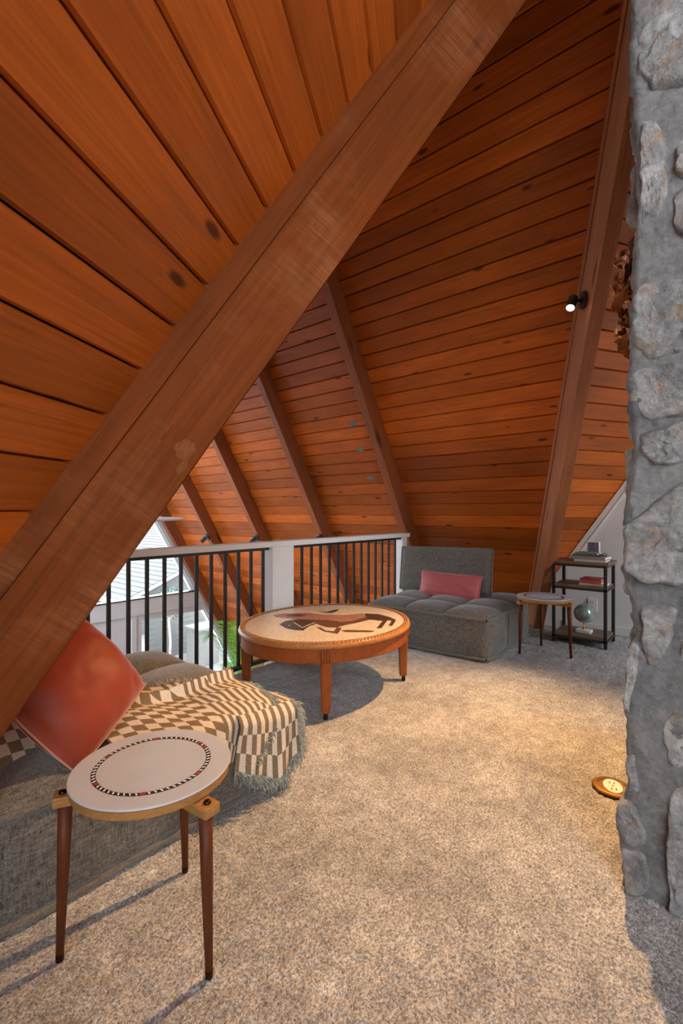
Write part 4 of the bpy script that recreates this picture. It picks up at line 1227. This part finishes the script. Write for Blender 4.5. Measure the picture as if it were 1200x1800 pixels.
def floor_outlet():
    root = empty('floor_outlet', (2.14, 0.388, 0.0), math.radians(20), 'round brass floor outlet set into the carpet beside the chimney', 'outlet')
    mk('ring', lathe([(0.0, 0.001), (0.072, 0.001), (0.075, 0.006), (0.070, 0.010), (0.056, 0.011), (0.052, 0.008), (0.0, 0.008)], 48, cap=False), M['brass'], root, smooth=False)
    p = mk('receptacle', prism([(0.050 * math.cos(a), 0.034 * math.sin(a) + 0.0) for a in np.linspace(0, 2 * math.pi, 33)[:-1]], 0.0082, 0.0115), M['plastic'], root)
    for sx in (-0.024, 0.022):
        for dy in (-0.008, 0.008):
            mk('slot', box(sx - 0.007, sx + 0.007, dy - 0.0018, dy + 0.0018, 0.0112, 0.0121), M['bolt'], p)
    mk('screw', lathe([(0.0, 0.0117), (0.004, 0.0117), (0.004, 0.0125), (0, 0.0128)], 12, cap=False), M['brass'], p)
floor_outlet()

# ------------------------------------------------------------------ spotlights on the rafters
def sconce(mount, nrm, aim, label, lit=False, power=0, size=100, head_r=0.030, glow=True, blend=0.6):
    """round base plate on the rafter, short knuckle, cylindrical head that points along aim"""
    n = Vector(nrm).normalized(); a = Vector(aim).normalized(); o = Vector(mount)
    root = empty('spotlight', o, 0, label, 'spotlight', 'black adjustable spotlights on the rafters')
    t = Vector((0, 0, 1)); x = n.cross(t).normalized(); y = n.cross(x)
    m = frame_matrix((0, 0, 0), x, y, n)
    mk('base_plate', xf(lathe([(0.0, 0.0), (0.052, 0.0), (0.056, 0.004), (0.056, 0.018), (0.050, 0.024), (0.0, 0.024)], 32, cap=False), m), M['black'], root, smooth=False)
    k = n * 0.075
    mk('knuckle', tube([tuple(n * 0.02), tuple(n * 0.05), tuple(k)], 0.009, 10), M['black'], root, smooth=True)
    b = k - a * 0.030; e = k + a * 0.060
    h = mk('lamp_head', tube([tuple(b), tuple(b + a * 0.004), tuple(e - a * 0.002), tuple(e)], [head_r * 0.9, head_r, head_r, head_r * 0.94], 24), M['black'], root)
    f0 = e + a * 0.0005
    mk('lamp_face', tube([tuple(f0), tuple(f0 + a * 0.002)], head_r * 0.80, 24), M['lampglow'] if lit else M['chrome'], h)
    if lit:
        l = bpy.data.lights.new('spotlight_beam', 'SPOT'); l.energy = power; l.color = LAMP_WARM; l.spot_size = math.radians(size); l.spot_blend = blend
        l.shadow_soft_size = 0.022
        lo = bpy.data.objects.new('spotlight_beam', l); COL.objects.link(lo); lo.parent = root
        lo.location = e + a * 0.012; lo.rotation_euler = a.to_track_quat('-Z', 'Y').to_euler()
    return root
L, S, Nn = valley_frame(R3 / 2, 0.5)
def on_far_beam(z, s, D): return Vector((CX, CY, ZR)) + L * ((ZR - z) / -L.z) + S * s + Nn * D
mt = on_far_beam(2.545, 0.053, 0.15)
hd = mt + S * 0.075
sconce(mt, S, Vector((1.85, 1.05, 0.0)) - hd, 'lit black spotlight mounted on the steep beam beside the chimney', True, LAMP_POWER, 77, 0.030, blend=1.0)
for y, zt, l in ((3.893, 0.872, 'unlit black spotlight nearest the railing post'), (5.118, 0.835, 'unlit black spotlight on the middle rafter above railing'), (6.33, 0.80, 'unlit black spotlight on the rafter beside the fan blade')):
    X, Y, Z = slope_frame(nA, W1)
    q = (ZR - zt) / (R3 / 2)
    p = slope_pt(nA, W1, q, y - CY + 0.0425) + Z * 0.1725
    sconce(p, Z, (-0.62, 0.35, -0.75), l)
X, Y, Z = slope_frame(nF, W3)
q = (ZR - 2.45) / (R3 / 2)
p = slope_pt(nF, W3, q, 2.95 + 0.0425) + Z * 0.1725
sconce(p, Z, Vector((1.1, 1.1, 0.0)) - (p + Z * 0.075), 'lit spotlight on a rafter close to the rear window', True, BACK_LAMP_POWER, 110, blend=0.9)

# ------------------------------------------------------------------ ceiling fan over the lower room
def fan():
    hx, hy, hz = CX, 5.0, 1.03
    root = empty('ceiling_fan', (hx, hy, hz), 0, 'pale grey ceiling fan over the lower room, one blade beside the diagonal beam', 'ceiling fan')
    mk('downrod', tube([(0, 0, 0.12), (0, 0, ZR - hz - 0.12)], 0.014, 12), M['greypaint'], root)
    mk('motor', lathe([(0.0, -0.08), (0.07, -0.08), (0.10, -0.05), (0.11, 0.03), (0.07, 0.10), (0.02, 0.13), (0, 0.13)], 28, cap=False), M['greypaint'], root, smooth=True)
    for k in range(3):
        a = math.radians(-4 + 120 * k)
        def bl(s, t):
            r_ = 0.10 + 0.60 * s; wd = (0.055 + 0.03 * math.sin(math.pi * min(1, s * 1.1))) * (1 - max(0, (s - 0.75) / 0.25) ** 2.2 * 0.85)
            y = (t - 0.5) * 2 * wd
            return (r_ * math.cos(a) - y * math.sin(a), r_ * math.sin(a) + y * math.cos(a), -0.012 + y * 0.22 + 0.012 * s)
        o = mk('blade', grid(20, 6, bl), M['greypaint'], root, smooth=True)
        so = o.modifiers.new('thickness', 'SOLIDIFY'); so.thickness = 0.008
fan()

# ------------------------------------------------------------------ wreath of dried leaves on the chimney
def wreath():
    cx, cy, cz = 2.16, 0.297, 1.92
    root = empty('leaf_wreath', (cx, cy, cz), 0, 'wreath of dried coppery leaves hanging on the chimney side', 'wreath')
    R = 0.15
    ring = [(R * math.cos(a), 0.02, R * math.sin(a)) for a in np.linspace(0, 2 * math.pi, 33)]
    mk('twig_ring', tube(ring, 0.012, 8, cap=False), M['legwood'], root, smooth=True)
    rs = random.Random(11)
    me = []
    for v in range(4):
        n = 7
        ln, wd = 0.080, 0.032
        V, F = [], []
        outl = [(0, 0.0), (0.10, 0.35), (0.22, 0.30), (0.33, 0.85), (0.45, 0.62), (0.58, 1.0), (0.70, 0.55), (0.82, 0.6), (0.90, 0.25), (1.0, 0.0)]
        for s, wv in outl:
            for t in (-1, 0, 1):
                V.append((s * ln, t * wv * wd, (abs(t) * wv) ** 1.5 * 0.018 * (1 if v % 2 else -1) + 0.03 * math.sin(s * 2.4 + v)))
        for i in range(len(outl) - 1):
            for t in (0, 1): F.append((i * 3 + t, i * 3 + t + 1, i * 3 + 4 + t, i * 3 + 3 + t))
        m = bpy.data.meshes.new('leaf'); m.from_pydata(V, [], F); m.materials.append(M['copper']); me.append(m)
        for pg in m.polygons: pg.use_smooth = True
    for i in range(74):
        a = rs.uniform(0, 2 * math.pi); o = bpy.data.objects.new('leaf', me[i % 4]); COL.objects.link(o); o.parent = root
        rr = R + rs.uniform(-0.03, 0.03)
        o.location = (rr * math.cos(a), rs.uniform(0.0, 0.03), rr * math.sin(a))
        tang = Vector((-math.sin(a), 0, math.cos(a))); out = Vector((math.cos(a), 0, math.sin(a)))
        d = (tang * rs.uniform(0.3, 1.0) + out * rs.uniform(-0.9, 0.9) + Vector((0, rs.uniform(0.0, 0.5), 0))).normalized()
        up = Vector((rs.uniform(-1, 1), 1.2, rs.uniform(-1, 1))); z = (up - d * up.dot(d)).normalized(); y = z.cross(d)
        o.matrix_local = frame_matrix(o.location, d, y, z) @ Matrix.Scale(rs.uniform(0.7, 1.1), 4)
wreath()
h = empty('wreath_hook', (2.35, 0.26, 1.98), 0, 'thin silver rod sticking out behind the leaf wreath', 'hook')
mk('rod', tube([(0, -0.02, 0), (0.02, 0.06, -0.005), (0.10, 0.19, -0.012)], 0.005, 8), M['chrome'], h, smooth=True)
mk('plate', lathe([(0, -0.004), (0.016, -0.004), (0.016, 0.004), (0, 0.004)], 16, cap=False), M['chrome'], h, mw=Matrix.Rotation(math.radians(90), 4, 'X'))

# ------------------------------------------------------------------ potted palm in the lower room
def palm():
    base = Vector((4.71, 6.16, LOW))
    root = empty('potted_palm', base, 0, 'bright green potted palm by the tall window below', 'plant')
    mk('pot', lathe([(0.0, 0.0), (0.15, 0.0), (0.19, 0.34), (0.205, 0.36), (0.205, 0.40), (0.185, 0.40), (0.18, 0.36), (0.0, 0.36)], 28, cap=False), M['pale'], root, smooth=False)
    rs = random.Random(4)
    spec = [(-0.45, 0.10, 1.95, 0.8), (-0.10, -0.35, 2.10, 0.7), (0.42, -0.10, 1.90, 0.8), (0.15, 0.35, 2.0, 0.7), (-0.30, -0.40, 1.55, 1.0), (0.30, -0.42, 1.45, 1.0), (-0.55, -0.15, 1.40, 1.1), (0.45, 0.25, 1.5, 1.0)]
    for dx, dy, ht, sp in spec:
        dr = Vector((dx, dy, 0)).normalized()
        p0 = Vector((dr.x * 0.04, dr.y * 0.04, 0.36))
        pts = []
        for i in range(16):
            s = i / 15
            out = sp * 0.62 * s ** 1.8; up = (ht - 0.36) * (1 - (1 - s) ** 1.6) - 0.28 * s ** 4
            pts.append(p0 + dr * out + Vector((0, 0, up)))
        fr = mk('frond_stem', tube([tuple(p) for p in pts], [0.010 * (1 - 0.8 * i / 15) for i in range(16)], 6), M['palm'], root, smooth=True)
        V, F = [], []
        for i in range(38):
            s = 0.30 + 0.70 * i / 37
            k = s * 15; i0 = min(14, int(k)); p = pts[i0].lerp(pts[i0 + 1], k - i0)
            t = (pts[i0 + 1] - pts[i0]).normalized(); sd = t.cross(Vector((0, 0, 1))).normalized(); nn = sd.cross(t)
            ln = 0.30 * math.sin(math.pi * (0.15 + 0.8 * (s - 0.30) / 0.70)) + 0.05
            for q in (-1, 1):
                d = (sd * q + t * 0.75 - nn * 0.12 + Vector((0, 0, rs.uniform(-.15, .05)))).normalized()
                tip = p + d * ln + Vector((0, 0, -0.12 * ln)); mid = p + d * ln * 0.45
                wv = t * 0.0065
                b = len(V); V += [p - wv * 0.5, p + wv * 0.5, mid + wv, mid - wv, tip]
                F += [(b, b + 1, b + 2, b + 3), (b + 3, b + 2, b + 4)]
        mk('leaflets', (V, F), M['palm'], fr)
palm()

# ------------------------------------------------------------------ outside
tag(mk('ground', box(-40, 60, GABLE_Y + 0.15, 60, LOW - 0.35, LOW - 0.15), M['ground']), kind='structure')
def neighbour():
    kx, ky, kz = 6.95, 14.0, -1.30
    root = empty('neighbour_house', (kx, ky, LOW - 0.15), 0, 'pale neighbouring house with grey shingled roof outside the window', 'house')
    g = LOW - 0.15
    zb = kz - g
    W, D, rise = 9.0, 14.0, 0.40
    ex = 0.45
    th = 0.12
    V = [(-ex, -0.3, zb - ex * rise), (W / 2, -0.3, zb + W / 2 * rise), (W / 2, D, zb + W / 2 * rise), (-ex, D, zb - ex * rise)]
    V += [(x, y, z_ - th) for x, y, z_ in V]
    BX = [(3, 2, 1, 0), (4, 5, 6, 7), (0, 1, 5, 4), (1, 2, 6, 5), (2, 3, 7, 6), (3, 0, 4, 7)]
    rf = mk('roof', (V, BX), M['offwhite'], root)
    # shingle courses
    Ls = math.hypot(W / 2 + ex, (W / 2 + ex) * rise); nrow = 22
    for i in range(nrow):
        a, b = i / nrow, (i + 1.12) / nrow
        x0, x1 = -ex + (W / 2 + ex) * a - 0.02, -ex + (W / 2 + ex) * min(1, b)
        z0, z1 = zb + x0 * rise + 0.035, zb + x1 * rise + 0.012
        mk('shingle_course', ([(x0, -0.34, z0), (x1, -0.34, z1), (x1, D, z1), (x0, D, z0), (x0, -0.34, z0 - 0.03), (x1, -0.34, z1 - 0.012), (x1, D, z1 - 0.012), (x0, D, z0 - 0.03)], BX), M['shingle'], rf)
    V2 = [(W + ex - x if True else x, y, z_) for x, y, z_ in V]
    mk('roof', (V2, [tuple(reversed(f)) for f in BX]), M['shingle'], root)
    P = [(0, 0), (W, 0), (W, zb - 0.1), (W / 2, zb + W / 2 * rise - 0.1), (0, zb - 0.1)]
    V = [(x, 0, z_) for x, z_ in P] + [(x, D - 0.3, z_) for x, z_ in P]; n = 5
    mk('wall', (V, [tuple(range(n)), tuple(reversed(range(n, 2 * n)))] + [((i + 1) % n, i, n + i, n + (i + 1) % n) for i in range(n)]), M['siding'], root)
    mk('gutter', box(-ex - 0.12, -ex - 0.01, -0.3, D, zb - ex * rise - 0.14, zb - ex * rise - 0.02, 0.01), M['offwhite'], root)
    mk('corner_board', box(-0.04, 0.14, -0.04, 0.0, 0, zb - 0.1), M['offwhite'], root)
    for i in range(7):
        mk('siding_board', box(-0.03, 0.0, 0.02, D - 0.4, 0.15 + i * 0.16, 0.29 + i * 0.16), M['siding'], root)
neighbour()
def garden_wall():
    root = empty('garden_wall', (6.3, 11.2, LOW - 0.15), 0, 'pale horizontal board fence outside the glazed door', 'fence')
    me = None
    for i in range(10):
        z0 = 0.03 + i * 0.135
        mk('board', box(-0.4, 3.0, 0.0, 0.03, z0, z0 + 0.128, 0.003), M['siding'], root)
    for x in (-0.4, 0.7, 1.8, 2.9): mk('post', box(x, x + 0.09, 0.031, 0.12, 0, 1.40), M['siding'], root)
garden_wall()
def planter():
    root = empty('planter', (6.85, 10.25, LOW - 0.15), 0, 'pale square stone planter standing by the fence', 'planter')
    mk('body', box(-0.28, 0.28, -0.28, 0.28, 0, 0.86, 0.012), M['pale'], root)
    mk('coping', box(-0.33, 0.33, -0.33, 0.33, 0.86, 0.93, 0.012), M['pale'], root)
planter()
def tree():
    root = empty('small_tree', (6.15, 10.6, LOW - 0.15), 0, 'small grey green tree standing before the pale fence', 'tree')
    rs = random.Random(8)
    trunk = [(0, 0, 0), (0.02, 0, 0.6), (-0.02, 0.02, 1.2), (0.01, 0, 1.7)]
    mk('trunk', tube(trunk, [0.035, 0.03, 0.025, 0.012], 8), M['bark'], root, smooth=True)
    for k in range(7):
        a = k * 0.9; d = Vector((math.cos(a), math.sin(a), 1.1)).normalized()
        mk('branch', tube([(0, 0, 1.15 + 0.06 * k), tuple(Vector((0, 0, 1.15 + 0.06 * k)) + d * 0.45)], [0.012, 0.004], 6), M['bark'], root)
    V, F = [], []
    for i in range(1400):
        v = Vector((rs.gauss(0, 1), rs.gauss(0, 1), rs.gauss(0, 1))).normalized() * (rs.random() ** 0.5)
        p = Vector((v.x * 0.42, v.y * 0.42, 1.55 + v.z * 0.42))
        d = Vector((rs.uniform(-1, 1), rs.uniform(-1, 1), rs.uniform(-1, 1))).normalized(); e = d.cross(Vector((0.3, 0.5, 0.8))).normalized()
        b = len(V); V += [p, p + d * 0.03 + e * 0.014, p + d * 0.06, p + d * 0.03 - e * 0.014]; F.append((b, b + 1, b + 2, b + 3))
    tag(mk('foliage', (V, F), M['tree'], root), kind='stuff')
tree()
